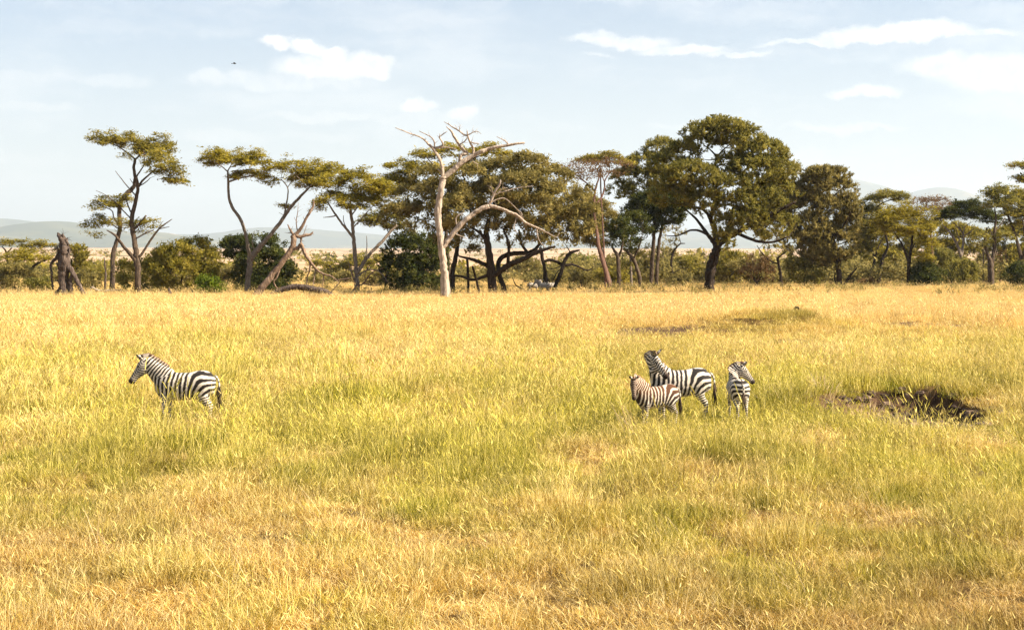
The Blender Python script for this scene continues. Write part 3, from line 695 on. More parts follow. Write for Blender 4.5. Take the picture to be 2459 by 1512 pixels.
def tree(name, label, fr, base_y, limbs, pads, leaf='olive', bark='bark', style='flat', seed=1, group=None, cat='tree', dens=1.0, per=24, ls=.24, drift=.35, thick=.75, twig=None, sub=1.0, yy=None, rough=.09):
    """limbs: pixel polylines x, y, width; pads: x, y, half width, half height[, depth offset m[, density]]"""
    rng = np.random.default_rng(seed); s_, ox, oy = FR[fr]; Y = yy or depth_of(base_y); pm = Y/F
    cv = lambda x, y: at(x*s_+ox, y*s_+oy, Y)
    b0 = cv(limbs[0][0][0], limbs[0][0][1]) if limbs else cv(pads[0][0], 0)
    base = np.array([b0[0], Y, float(ground_h(b0[0], Y))]); root = empty(name, base, label, cat, group)
    N = []; NR = []; main = None
    for li, lb in enumerate(limbs):
        P = np.array([cv(x, y) for x, y, *_ in lb]); W = np.array([max(q[2]*s_*pm*.43, .012) for q in lb])
        if li == 0 and P[0, 2] > base[2]-.2:
            if P[0, 2] > base[2]+.25: P = np.vstack([[P[0, 0], Y, base[2]-.25], P]); W = np.append(W[0]*1.08, W)
            else: P[0, 2] = base[2]-.25
        if li > 0 and P[0, 2] < base[2]+.9 and len(lb[0]) > 3:        # a second stem from the ground
            P[0, 2] = base[2]-.2; P[:, 1] += lb[0][3]
        elif li > 0 and N:
            A = np.array(N); i_ = np.argmin(np.hypot(A[:, 0]-P[0, 0], A[:, 2]-P[0, 2])); P[:, 1] += A[i_, 1]-Y
            P[0] = A[i_]*.7+P[0]*.3 if np.linalg.norm(A[i_]-P[0]) < .8 else P[0]
        ll = np.concatenate([[0], np.cumsum(np.linalg.norm(np.diff(P, axis=0), axis=1))])
        sgn = rng.uniform(-1, 1) if li else rng.uniform(-.25, .25)
        P[:, 1] += sgn*drift*ll+rng.normal(0, .03, len(P))*ll*.3*(ll > 0)
        q_ = catmull(P, 5); w_ = np.interp(np.linspace(0, 1, len(q_)), np.linspace(0, 1, len(W)), W)
        q_[1:-1] += rng.normal(0, 1, (len(q_)-2, 3))*(w_[1:-1, None]*.10)
        mb = MB(); tube(mb, q_, w_, 11 if W.max() > .1 else 6, rough, rng)
        if bark.startswith('dead') and len(q_) > 6:
            for i_ in rng.choice(np.arange(2, len(q_)-1), min(len(q_)-4, 4 if li else 3), replace=False):
                d0 = unit(q_[i_]-q_[i_-1]); sd_ = unit(np.cross(d0, rng.normal(0, 1, 3))); L_ = rng.uniform(.25, .9)
                tube(mb, [q_[i_], q_[i_]+(sd_*.75+d0*.5)*L_*.5, q_[i_]+(sd_*.75+d0*.5)*L_+rng.normal(0, .12, 3)*L_], np.array([.5, .32, .1])*min(w_[i_]*.8, .07), 4)
        if li == 0: main = mb.build('trunk', M[bark], root, origin=base)
        else: mb.build('limb', M[bark], main, origin=base)
        N += list(q_); NR += list(w_)
    tips = []; dirs = []; mb = MB(); NA = np.array(N) if N else np.zeros((0, 3)); NRA = np.array(NR)
    if not len(NA): NA = np.array([base+[0, 0, .1]]); NRA = np.array([.06])
    nn_ = len(NA); NA = np.vstack([NA, np.zeros((60000, 3))]); NRA = np.append(NRA, np.zeros(60000))
    for pd in pads:
        px, py, rx, ry = pd[:4]; dy = pd[4] if len(pd) > 4 else rng.uniform(-.25, .25)*rx*s_*pm; dk = pd[5] if len(pd) > 5 else 1.0
        c0 = cv(px, py)+[0, dy, 0]; kf = (1.05, 1.25) if style == 'flat' else (1.10, 1.12)
        rx *= s_*pm*kf[0]; ry *= s_*pm*kf[1]; rd = rx*thick
        vol = math.pi*rx*rd*(.8+.5*min(ry, 2.0))
        n = int(np.clip(vol*4.6*dens*dk, 8, 560))
        a_ = rng.uniform(0, 2*math.pi, n); r_ = np.sqrt(rng.uniform(0, 1, n))*(1+rng.normal(0, .07, n))
        lump = fbm(np.cos(a_)*r_*2.2+px, np.sin(a_)*r_*2.2+py, seed, 3)
        if style == 'flat': zz = (1-r_**2)*(-.35+1.5*rng.uniform(0, 1, n)**.8)-.22-.25*r_**3+(lump-.5)*1.7
        else:
            zt = np.sqrt(np.clip(1-r_**2, 0, 1)); zz = zt*rng.choice([-1, 1, 1], n)*rng.uniform(.25, 1, n)**.5+(lump-.5)*.5
        edge_ = .82+.36*vnoise(a_*1.9+px, np.full(n, seed*1.7), seed)
        tp = c0+np.stack([r_*edge_*np.cos(a_)*rx, r_*edge_*np.sin(a_)*rd, zz*ry], -1)
        tp = tp[(vnoise(tp[:, 0]*.95+seed, tp[:, 2]*1.5+tp[:, 1]*.5, seed+3) > .27) | (np.arange(n) < 4)]; n = len(tp)
        tp[:, 2] = np.maximum(tp[:, 2], base[2]+.15)
        ns = max(3, int(n*.12))
        order = np.concatenate([rng.permutation(ns), ns+np.argsort(np.linalg.norm(tp[ns:]-c0, axis=1))]) if n > ns else np.arange(n)
        for k_, i_ in enumerate(order):
            T_ = tp[i_]; W_ = NA[:nn_]; d_ = np.sqrt(((W_-T_)**2).sum(1))+.6*np.maximum(W_[:, 2]-T_[2]+.1, 0); j_ = np.argmin(d_); A_ = NA[j_].copy()
            L_ = np.linalg.norm(T_-A_)
            ctrl = A_*.5+T_*.5+np.array([0, 0, -.10 if style == 'flat' else .05])*L_+rng.normal(0, .08, 3)*L_
            tt_ = np.linspace(0, 1, 5 if L_ > 1.6 else 3)[:, None]; q_ = (1-tt_)**2*A_+2*tt_*(1-tt_)*ctrl+tt_**2*T_
            r0 = min(NRA[j_]*.7, .018+.022*L_ if k_ < ns else .012+.012*L_); rr = np.linspace(max(r0, .012), .010, len(q_))
            tube(mb, q_, rr*sub, 4 if r0 > .03 else 3, cap=False)
            e_ = nn_+len(q_)-1; NA[nn_:e_] = q_[1:]; NRA[nn_:e_] = rr[1:]; nn_ = e_
            dirs.append(unit(T_-A_)); tips.append(T_)
    if pads:
        tag(mb.build('twigs', M[twig or bark], root, origin=base), kind='stuff')
        if per:
            lm = MB(); leaves(lm, rng, np.array(tips), np.array(dirs), int(per*2.1), ls*1.08, style); lm.build('crown', M[leaf], root, smooth_shade=False, origin=base)
    return root

# --- left group
tree('acacia_tree', 'crooked acacia with bent trunk and flat crown, left of the group', 'a', 700,
  [[(905,1400,46),(908,1250,44),(905,1110,42),(935,980,40),(958,880,38),(952,760,36),(958,690,40),(985,630,48),(1030,585,40),(1062,545,30),(1076,480,26),(1062,400,24),(1066,330,22)],
   [(1066,330,18),(1010,280,14),(940,230,10),(850,190,7)], [(1066,335,16),(1120,270,12),(1180,210,8)], [(955,890,16),(910,800,12),(895,745,9),(800,700,6)], [(950,900,14),(880,850,10),(790,830,6)]],
  [(860,165,130,48,-1,1.2),(1040,185,150,55,1.2,1.2),(1240,220,160,70,.5,1.2),(1080,290,110,45,-.6),(840,690,140,45,0,.9),(960,640,90,35,.8,.7),(800,830,120,50,.6,.8),(760,930,70,50,0,.6),(980,860,90,45,-1,.7)], 'olive', 'bark', seed=5)
tree('acacia_tree', 'acacia with forked trunk and dead lower branches, beside the crooked acacia', 'a', 710,
  [[(1110,1440,56),(1110,1300,54),(1108,1180,56),(1095,1080,52),(1085,1000,44),(1066,880,36),(1065,800,34),(1085,710,32),(1102,630,30),(1112,560,26),(1102,475,20)],
   [(1102,475,16),(1135,420,13),(1160,370,11),(1150,260,8)], [(1115,565,22),(1150,500,17),(1195,455,14),(1280,365,8)], [(1130,555,12),(1180,520,10),(1215,487,7)],
   [(1087,622,14),(1050,575,12),(1000,510,9),(945,432,5)], [(1050,818,14),(1010,760,12),(950,690,10),(870,625,7),(800,590,4)], [(1060,775,14),(1030,700,12),(1008,625,8)],
   [(1095,1150,44),(1050,1090,36),(1000,1025,28),(955,955,24),(925,930,18),(885,905,8)], [(1125,1140,22),(1160,1065,20),(1215,975,18),(1275,895,16),(1330,850,12),(1378,815,6)], [(1275,895,10),(1320,885,8),(1366,877,5)],
   [(1110,965,16),(1170,930,14),(1240,900,9)], [(1095,900,20),(1130,850,20),(1185,787,16)], [(1275,890,6),(1290,850,5),(1305,828,3)], [(1085,560,7),(1060,515,6),(1042,490,4)]],
  [(1300,330,110,55,0,1.1),(1370,420,130,50,-1.2,1.1),(1440,510,100,40,-.6,1.0),(1200,300,90,40,1.5),(1180,830,95,45,.5,.8),(1120,900,70,40,1,.6)], 'olive', 'bark', seed=8)
tree('dead_stump', 'tall twisted broken dead stump with splayed legs at far left', 'f', 714,
  [[(1250,1340,190),(1230,1150,150),(1210,950,160),(1225,760,190),(1215,580,210),(1210,400,220),(1195,280,190),(1150,190,140),(1125,140,80),(1100,95,26)], [(1180,200,90),(1210,150,40),(1215,120,10)], [(1240,260,70),(1275,215,30),(1285,190,8)], [(1290,600,60),(1330,480,50),(1300,330,30),(1265,240,12)], [(1180,700,60),(1130,560,50),(1120,430,34),(1100,330,14)],
   [(1270,680,170),(1350,790,130),(1430,930,100),(1510,1080,95),(1570,1200,90),(1620,1290,85)], [(1150,500,90),(1080,590,70),(1010,660,60),(960,760,50),(985,850,40),(985,1000,38),(1000,1200,34)],
   [(1230,800,70),(1160,780,60),(1110,720,50),(1075,690,34)], [(1250,1140,80),(1180,1100,50),(1080,1010,22)], [(1360,900,50),(1350,1050,80),(1370,1200,100),(1400,1330,90)], [(1180,1080,80),(1150,1180,90),(1090,1260,80),(1050,1330,60)], [(1140,420,40),(1090,400,36),(1070,430,20)], [(1240,230,60),(1290,290,40),(1320,330,16)]],
  [], bark='dead_grey', seed=4, cat='dead tree', drift=.12, rough=.24)
tree('fallen_log', 'short bleached log lying left of the forked acacia', 'a', 706, [[(735,1365,16),(790,1385,22),(870,1388,24),(975,1382,18)]], [], bark='dead', seed=2, cat='log', drift=.1)
tree('dead_post', 'thin upright dead stem beside the bleached log', 'a', 706, [[(838,1420,18),(848,1280,20),(846,1200,16),(836,1120,8)]], [], bark='dead_grey', seed=3, cat='dead tree', drift=.05)
tree('dead_stump', 'short dark broken stump poking from grass near the olive bush', 'a', 714, [[(1368,1470,40),(1366,1410,34),(1355,1365,14)]], [], bark='dead_grey', seed=6, cat='stump', drift=.05)
# --- pair of acacias with the dead leaning tree
tree('acacia_tree', 'tall acacia with V-shaped pale trunk and two flat crowns', 'b', 706,
  [[(495,1390,56),(505,1270,54),(520,1150,56),(518,1060,52),(505,970,40),(492,900,36),(470,810,34),(430,730,32),(382,660,30),(352,580,26),(345,480,24),(346,400,22),(340,350,16)],
   [(345,355,14),(300,320,10),(250,290,7)], [(342,350,13),(375,300,9),(385,270,6)], [(350,440,18),(430,415,16),(500,398,14),(620,380,11),(700,405,7)], [(400,365,9),(360,390,9),(430,340,6)],
   [(525,1090,50),(560,1035,46),(600,990,42),(645,940,38),(700,878,34),(790,770,32),(860,670,28),(930,590,24),(1010,512,18),(1080,440,10)],
   [(820,720,18),(832,640,16),(845,570,15),(845,490,13),(790,420,8)], [(845,490,12),(880,440,10),(905,400,6)], [(1010,512,10),(980,450,8),(930,400,6)], [(545,1010,12),(540,930,10),(562,850,4)], [(515,1000,8),(505,920,6),(500,860,3)], [(840,730,6),(800,715,5),(768,697,3)]],
  [(230,215,140,55,0,1.25),(400,220,150,55,1.2,1.25),(560,255,140,58,-1,1.25),(180,270,90,25,1.5,.8),(520,375,170,36,.5,.9),(680,420,80,42,-.5,.8),(700,310,80,50,1),
   (880,300,140,60,-1,1.2),(1050,330,150,60,1,1.2),(1210,340,130,62,-.5,1.1),(960,460,110,36,.4,.9),(1100,440,120,40,-1.2,.9),(800,640,52,28,.2,.8),(940,390,120,40,2)], 'yellowgreen', 'bark_pale', seed=12)
tree('acacia_tree', 'bushy-crowned acacia with several pale stems, right of the V-shaped acacia', 'b', 708,
  [[(1420,1400,58),(1412,1250,46),(1405,1130,42),(1392,1000,40),(1385,910,38),(1378,820,32),(1365,720,26),(1358,650,20),(1360,580,14)],
   [(1380,905,24),(1340,850,22),(1290,790,20),(1240,720,18),(1195,650,14),(1170,610,10)], [(1380,830,14),(1440,760,12),(1530,660,8),(1600,600,5)], [(1368,740,14),(1320,640,11),(1280,560,7)], [(1365,730,14),(1420,640,11),(1450,560,7)],
   [(1240,728,14),(1190,732,12),(1130,737,6)], [(1340,850,10),(1305,780,9),(1300,720,6)], [(1430,1200,38),(1470,1110,34),(1530,1030,32),(1610,950,30),(1680,860,26),(1740,795,20)], [(1470,1130,14),(1490,1000,12),(1485,890,6)], [(1440,1240,20),(1500,1180,14),(1600,1190,10),(1680,1280,5)], [(1420,1300,20),(1370,1200,12),(1350,1090,5)]],
  [(1180,450,120,62,0,1.2),(1400,395,160,60,.5,1.25),(1560,450,150,75,-.6,1.25),(1300,520,150,60,1.2,1.1),(1480,560,150,60,1,1.1),(1660,520,110,70,.4,1.1),(1210,590,130,50,-1.2,1),(1380,630,130,40,-1,.9),(1080,640,60,40,0,.8),(1560,620,70,36,-.5,.8)], 'yellowgreen', 'bark_pale', seed=15)
tree('dead_tree', 'leaning dead brown tree with a snapped drooping branch', 'b', 712,
  [[(555,1390,80),(630,1310,72),(700,1220,66),(760,1145,60),(820,1065,56),(870,995,54),(888,930,50),(882,880,46)],
   [(880,885,30),(860,850,24),(830,795,10)], [(885,890,34),(925,850,32),(960,800,28),(992,735,26),(1020,690,26),(1045,645,22),(1052,592,8)], [(900,890,34),(935,900,30),(985,885,26),(1020,880,22),(1043,858,10)],
   [(880,1000,36),(920,990,34),(945,965,32),(965,1000,30),(985,1050,28),(1025,1105,24),(1060,1150,22),(1100,1190,20),(1150,1215,18),(1210,1232,14),(1275,1285,7)], [(945,900,22),(942,940,20),(950,975,20)],
   [(1022,1110,16),(1020,1180,14),(1000,1235,12),(990,1305,7)], [(1072,1165,12),(1062,1240,10),(1050,1320,9),(1032,1395,5)], [(1140,1215,12),(1140,1260,10),(1128,1315,5)], [(905,845,10),(903,770,8),(915,690,6),(918,610,3)], [(960,860,8),(980,830,6),(995,803,3)], [(905,770,5),(885,735,3)],
   [(770,1160,26),(745,1230,20),(715,1280,14),(760,1350,10),(800,1400,6)], [(960,990,10),(945,1030,8),(920,1055,5)], [(1250,1255,8),(1330,1250,10),(1380,1245,5)]],
  [], bark='dead_brown', seed=21, cat='dead tree', drift=.16)
tree('fallen_log', 'thick grey arched log lying below the leaning dead tree', 'b', 713,
  [[(640,1405,34),(740,1360,44),(850,1322,52),(980,1325,54),(1090,1345,54),(1180,1375,46),(1280,1415,26)], [(1190,1370,14),(1230,1330,10),(1270,1280,5)], [(960,1340,10),(975,1400,8)]], [], bark='dead_grey', seed=22, cat='log', drift=.1)
tree('dead_branch', 'tangle of bare brown branches at the foot of the bushy acacia', 'b', 709, [[(1360,1405,22),(1400,1330,18),(1470,1290,14),(1540,1200,10),(1640,1160,5)], [(1400,1330,12),(1380,1240,9),(1360,1130,4)], [(1470,1290,12),(1560,1310,9),(1620,1290,4)], [(1540,1200,8),(1600,1240,6),(1680,1280,4)], [(1480,1280,8),(1490,1190,6),(1550,1100,4)]],
  [(1560,1230,130,70,0,.5)], bark='twig_red', seed=23, cat='dead tree', per=0, style='round')
# --- centre: the bare dead tree and the big dark tree
tree('dead_tree', 'tall bleached dead tree with bare branches in the middle', 'c', 718,
  [[(528,1440,92),(520,1330,80),(512,1210,66),(498,1090,62),(482,960,58),(470,850,54),(468,780,52),(478,690,50),(490,610,48),(500,540,48),(503,500,46)],
   [(500,505,36),(498,450,32),(490,400,28),(470,355,28),(448,320,28),(425,285,26),(400,262,22),(370,232,16),(340,208,15),(300,190,14),(260,178,12),(200,155,10),(140,131,6)],
   [(445,290,16),(436,245,14),(420,212,12),(390,190,10),(320,156,6)], [(440,285,18),(500,268,15),(490,230,12),(475,205,11),(500,185,9),(535,163,5)], [(450,290,18),(520,280,13),(605,290,6)], [(478,200,7),(478,178,4)],
   [(515,505,44),(560,470,44),(605,428,42),(650,392,40),(690,365,38),(740,340,36),(790,315,34),(840,295,30),(890,280,28),(950,272,24),(1000,264,22),(1060,252,18),(1122,244,14)],
   [(720,352,22),(735,315,20),(730,280,20),(712,250,18),(698,215,16),(688,180,13),(685,152,8)], [(695,190,14),(660,182,14),(625,155,14),(580,128,13),(545,105,11),(508,84,5)], [(700,185,12),(740,162,10),(765,160,8),(792,178,4)], [(742,162,6),(730,147,4)],
   [(640,388,30),(628,360,28),(640,335,28),(680,322,26),(655,300,24),(630,265,22),(605,225,20),(580,185,18),(560,150,13),(525,118,6)], [(640,250,12),(665,232,11),(685,205,8)], [(700,240,11),(740,250,9),(778,254,5)], [(715,385,10),(745,395,9),(770,408,6)],
   [(1005,262,13),(980,235,12),(945,215,9),(910,198,5)], [(985,238,7),(970,222,4)], [(632,150,8),(628,128,6),(634,110,4)], [(600,140,6),(590,128,4)], [(470,470,18),(462,445,10)],
   [(512,1050,52),(535,1000,50),(575,940,48),(625,885,46),(680,830,44),(735,785,44),(790,750,42),(850,725,40)],
   [(850,728,38),(900,735,34),(960,752,30),(1020,778,26),(1070,800,25),(1120,845,22),(1170,870,20),(1230,895,17),(1290,925,13),(1350,955,7)],
   [(850,715,28),(870,680,26),(888,645,18),(905,605,18),(930,570,16),(940,528,10)], [(885,655,12),(880,620,9),(862,575,5)], [(890,650,16),(925,625,14),(955,590,10),(992,592,5)], [(925,630,12),(980,612,10),(1060,590,8),(1190,574,4)],
   [(870,700,10),(930,670,9),(975,670,8),(1030,715,7),(1080,770,6),(1110,830,6),(1128,890,5),(1125,950,3)], [(1060,745,6),(1100,780,5),(1115,840,3)], [(1215,895,10),(1222,950,9),(1245,1005,7),(1285,1042,4)], [(1045,830,7),(1042,890,6),(1070,930,4)],
   [(598,880,12),(600,830,12),(615,800,11),(660,775,6)], [(600,945,12),(640,955,9),(690,977,5)], [(1330,950,7),(1370,958,6),(1388,930,3)]],
  [], bark='dead', seed=31, cat='dead tree', drift=.2)
tree('spreading_tree', 'huge dark spreading tree with low twisted limbs behind the bleached dead tree', 'c', 710,
  [[(885,1410,78),(880,1300,74),(872,1200,70),(858,1100,58),(842,1000,50),(835,920,42),(850,830,30)],
   [(900,1260,50),(950,1210,50),(1010,1170,48),(1080,1140,44),(1150,1110,40),(1220,1075,36),(1290,1050,28),(1350,1035,18)], [(985,1400,44,.8),(950,1300,40),(925,1220,36),(930,1140,36),(980,1100,40),(1060,1085,38),(1150,1080,34),(1210,1050,30),(1260,980,20)],
   [(860,1200,40),(800,1160,34),(720,1130,26),(620,1105,14)], [(820,1250,30),(740,1285,24),(640,1260,20),(560,1255,14),(420,1280,8)], [(842,1000,30),(780,930,24),(700,880,14)], [(1150,1090,26),(1100,1010,22),(1080,900,14)], [(980,1150,30),(1000,1020,22),(960,900,14)], [(1260,980,18),(1340,900,14),(1420,820,10)],
   [(690,1400,24,1.5),(690,1270,24),(680,1120,22)], [(790,1400,22,-1),(760,1290,20),(730,1180,18)], [(580,1400,40,2),(570,1250,40),(600,1080,36),(620,900,24)]],
  [(1120,420,190,75,0,1.0),(930,470,190,90,1.5,1),(680,520,190,95,-.5,1),(1300,520,180,100,.5,1),(480,620,180,100,1.2,1),(1060,600,230,110,-2,1),(820,660,240,110,2,1),(1400,680,170,130,0,1),(640,760,220,110,-1.5,1),(1180,760,220,110,-1,1),(380,800,170,120,1,1),(1440,860,170,120,1,1),(960,830,200,80,0,.8),(560,930,160,90,1,.9),(1300,930,140,70,-.5,.8),(700,1000,130,70,1.5,.6),(1050,980,130,50,2,.5),(1530,660,120,110,1,.9),(1570,800,120,120,.5,.9),(1500,940,120,70,0,.7),(280,660,150,100,1.5,.9),(170,780,140,90,1,.8),(430,500,150,70,1,.9)],
  'grey', 'bark_dark', style='round', seed=33, dens=.62, per=27, ls=.25, thick=.8)
tree('bush', 'dark leafy thicket at the left foot of the huge spreading tree', 'c', 704, [[(330,1400,20),(320,1280,16),(300,1180,10)], [(200,1390,12,.6),(190,1280,9)], [(420,1390,14,-.4),(430,1250,10)]], [(280,1080,190,140,0,1),(200,1220,150,130,-.5,1),(400,1230,130,140,.3,1),(330,1320,190,70,-.5,.8),(440,1080,110,120,.8,1)], 'dark', 'bark_dark', style='round', seed=34, dens=.85, per=34, cat='bush')
tree('acacia_tree', 'layered acacia crown rising behind the bleached dead tree', 'c', 700, [[(560,1390,40),(540,1100,34),(530,800,30),(560,560,24),(640,420,16)], [(530,800,20),(420,640,14),(260,520,9)], [(560,560,16),(450,440,11),(380,360,7)], [(640,420,14),(760,360,10),(860,320,7)], [(800,470,12),(840,400,9),(890,330,5)]],
  [(380,330,115,35,0,1.1),(560,290,120,34,1,1),(860,300,150,45,-.5,1.2),(970,350,70,30,.5),(200,410,130,34,.4,1.1),(330,430,150,40,-.8,1.1),(160,520,140,48,.5,1.2),(60,600,120,60,-.5,1.1),(260,560,120,40,1.2,1),(700,400,140,40,0,.8)], 'yellowgreen', 'bark', seed=36)
tree('acacia_tree', 'small dark acacia between the bushy acacia and the dark thicket', 'c', 704, [[(60,1400,24),(80,1250,22),(120,1110,20),(60,1010,14)], [(120,1110,14),(100,950,10),(60,850,6)]], [(60,790,150,60,0,1),(200,740,120,60,.8,1),(-20,840,100,50,-.5,.9),(180,860,110,60,.2,.8)], 'mid', 'bark', seed=37)
tree('dead_branch', 'dark fallen branches hanging between thin trunks, right of the spreading tree', 'c', 704,
  [[(1300,1390,34),(1285,1290,32),(1270,1200,34),(1250,1090,36),(1240,1040,30)], [(1330,1370,40,.4),(1370,1290,34),(1400,1220,32),(1430,1130,32),(1470,1080,34),(1540,1060,14)], [(1270,1150,22),(1310,1135,22),(1370,1150,22),(1420,1175,24),(1480,1170,20),(1540,1190,16),(1600,1215,12),(1660,1180,5)], [(1410,1190,12),(1360,1240,9),(1320,1330,5)], [(1270,1200,16),(1265,1320,14),(1240,1390,8)], [(1420,1180,10),(1340,1200,7),(1290,1195,4)], [(1120,1360,10),(1060,1330,9),(1030,1270,5)]],
  [(1360,1000,120,50,0,.35)], bark='bark_dark', seed=38, cat='tree', per=10, leaf='grey', style='round')
# --- between the two large trees
tree('acacia_tree', 'flat-topped acacia with bare reddish twigs and a green cap', 'd', 696,
  [[(470,1380,44),(440,1260,42),(405,1130,40),(380,1040,36),(360,900,28),(345,760,26),(345,680,24),(352,610,22),(365,560,18)], [(352,615,16),(300,560,13),(200,480,9),(70,392,4)], [(365,560,15),(385,500,12),(360,430,7)], [(348,720,16),(395,670,15),(428,590,14),(432,530,12),(470,470,9),(560,400,5)], [(430,540,11),(400,470,8),(330,400,5)], [(300,560,9),(240,520,7),(170,510,4)]],
  [(300,440,190,60,0,1),(470,430,150,65,.6,1),(230,480,150,50,-1,.8)], leaf='brown', bark='twig_red', seed=41, per=4, style='round', sub=1.7, ls=.2)
tree('acacia_tree', 'narrow green cap of foliage topping the reddish bare acacia', 'd', 694, [[(430,1370,14),(420,1100,14),(400,700,14),(390,420,12)]], [(320,365,110,28,0,1.2),(450,355,110,32,.4,1.2),(560,390,70,24,-.3,.9)], 'olive', 'twig_red', seed=42)
tree('acacia_tree', 'pale green rounded tree with leaning trunk, left of the twin trunks', 'd', 693, [[(478,1385,46),(450,1270,44),(415,1150,42),(385,1040,38),(360,900,24)], [(385,1040,20),(330,960,14),(280,860,8)], [(360,900,16),(420,780,12)]],
  [(330,760,130,80,0,1),(420,840,110,90,.6,1),(280,860,120,90,-.6,1),(360,940,120,80,.3,1),(220,700,110,70,.5,.9)], 'grey', 'bark', style='round', seed=43, dens=1.2, per=26)
tree('acacia_tree', 'dark-crowned tree with short forked grey trunk, right of the leaning trunk', 'd', 695, [[(535,1375,40),(530,1260,38),(522,1120,36),(490,1060,22),(470,1020,12)], [(522,1120,24),(545,1060,18),(560,980,10)]], [(560,900,80,80,0,1.1),(620,960,60,60,.5,1),(520,980,60,60,-.3,.9)], 'dark', 'bark', style='round', seed=44, dens=1., per=30)
tree('acacia_tree', 'tree with a trunk arching to the left, beside the twin trunks', 'd', 693, [[(695,1370,40),(685,1260,34),(665,1190,32),(640,1130,30),(600,1080,24),(565,1045,14)], [(640,1130,14),(680,1040,10),(700,960,6)]], [(640,840,110,70,0,.8),(720,930,80,60,.4,.7),(600,1010,70,40,-.4,.6)], 'dark', 'bark', style='round', seed=45, dens=.8)
tree('acacia_tree', 'slim tree standing behind the arching trunk', 'd', 690, [[(628,1360,24),(622,1200,22),(618,1030,18),(640,900,12)]], [(640,1040,90,70,0,.7),(560,1180,60,40,.5,.6)], 'olive', 'bark_pale', style='round', seed=46, dens=.7)
tree('acacia_tree', 'straight grey-trunked tree with a dark crown, left of the twin trunks pair', 'd', 691, [[(772,1360,38),(778,1230,36),(788,1100,34),(795,990,32),(800,880,26),(810,800,18)]], [(840,700,190,80,0,1.2),(720,760,120,70,.8,1.1),(960,700,110,60,-.4,1.1),(760,850,110,60,.3,.9),(900,790,120,60,1,1)], 'dark', 'bark', style='round', seed=47, dens=1.2, per=28)
tree('acacia_tree', 'straight grey-trunked tree leaning right, right one of the twin trunks', 'd', 690, [[(808,1360,36),(815,1230,32),(825,1100,30),(835,980,28),(855,880,22),(850,760,16)], [(850,870,12),(920,840,8),(1000,830,4)]], [(740,420,150,80,0,1),(860,300,120,70,.4,1),(640,520,150,70,.6,1),(800,520,150,80,-.6,1),(560,620,110,50,.3,.9),(700,620,130,50,-.4,.9)], 'mid', 'bark', style='spiky', seed=48, dens=1.3, per=36, ls=.2)
tree('thorn_tree', 'small crooked thorn tree with a burnt trunk, under the big acacia', 'd', 685, [[(928,1330,34),(930,1240,28),(925,1150,20),(945,1070,18),(990,1015,14),(1030,1010,6)], [(920,1310,18),(895,1285,14),(880,1265,6)], [(940,1240,10),(1000,1200,9),(1060,1195,4)]], [(930,960,110,60,0,.7),(880,1060,60,40,.4,.4)], 'grey', 'bark_dark', style='spiky', seed=49, dens=.7, per=26, ls=.2)
# --- the big acacia on the right
tree('big_acacia', 'largest acacia with thick dark trunk and broad rounded crown', 'd', 707,
  [[(1215,1400,86),(1218,1300,80),(1232,1200,82),(1250,1120,84),(1268,1060,76),(1275,1000,62),(1262,900,48),(1235,820,40),(1262,700,32),(1275,560,28),(1270,430,28),(1282,350,24)],
   [(1282,350,16),(1240,300,12),(1190,260,8)], [(1282,350,16),(1330,300,12),(1390,250,8)], [(1270,370,12),(1220,375,9),(1180,370,5)],
   [(1255,1010,44),(1215,950,36),(1165,870,28),(1110,800,22),(1050,750,12)], [(1215,955,24),(1160,915,20),(1080,910,16),(980,950,10),(870,945,5)], [(1225,840,30),(1200,780,24),(1140,740,18),(1070,740,10)],
   [(1290,1030,60),(1340,970,56),(1420,930,52),(1500,880,46),(1580,840,42),(1660,800,40),(1760,745,34),(1850,700,26)], [(1330,980,40),(1360,900,36),(1370,820,28),(1400,730,18)], [(1500,650,18),(1540,600,16),(1600,560,10)], [(1420,940,30),(1560,990,26),(1680,1000,20),(1800,960,12)], [(1400,560,24),(1480,550,20),(1560,560,16),(1640,520,8)]],
  [(1190,190,160,70,0,.9),(1390,180,170,75,.8,.9),(1290,130,150,45,-.5,.9),(1120,260,110,70,.5,.8),(1480,260,130,70,-.6,.8),
   (1000,340,130,80,1,1),(900,430,130,80,.2,1),(1060,500,180,75,-2,1.15),(960,560,150,60,-1,1),(1300,610,170,85,-2.6,1.15),(1180,700,140,70,-2,1),(1600,330,170,100,.5,1.1),(1420,420,150,80,1,1),(1560,470,190,90,-1.2,1.1),(1700,450,150,100,.5,1),
   (1400,760,150,110,-2,1),(1580,720,170,120,-.6,1),(1340,880,110,90,-2.2,.9),(1480,840,130,80,-1,.9),(1720,640,150,110,1,1),(960,650,170,70,1,1),(1320,990,90,70,-1.5,.7),(1700,880,150,90,1,.8)],
  'mid', 'bark_dark', style='spiky', seed=51, dens=1.0, per=40, ls=.22, thick=.85)
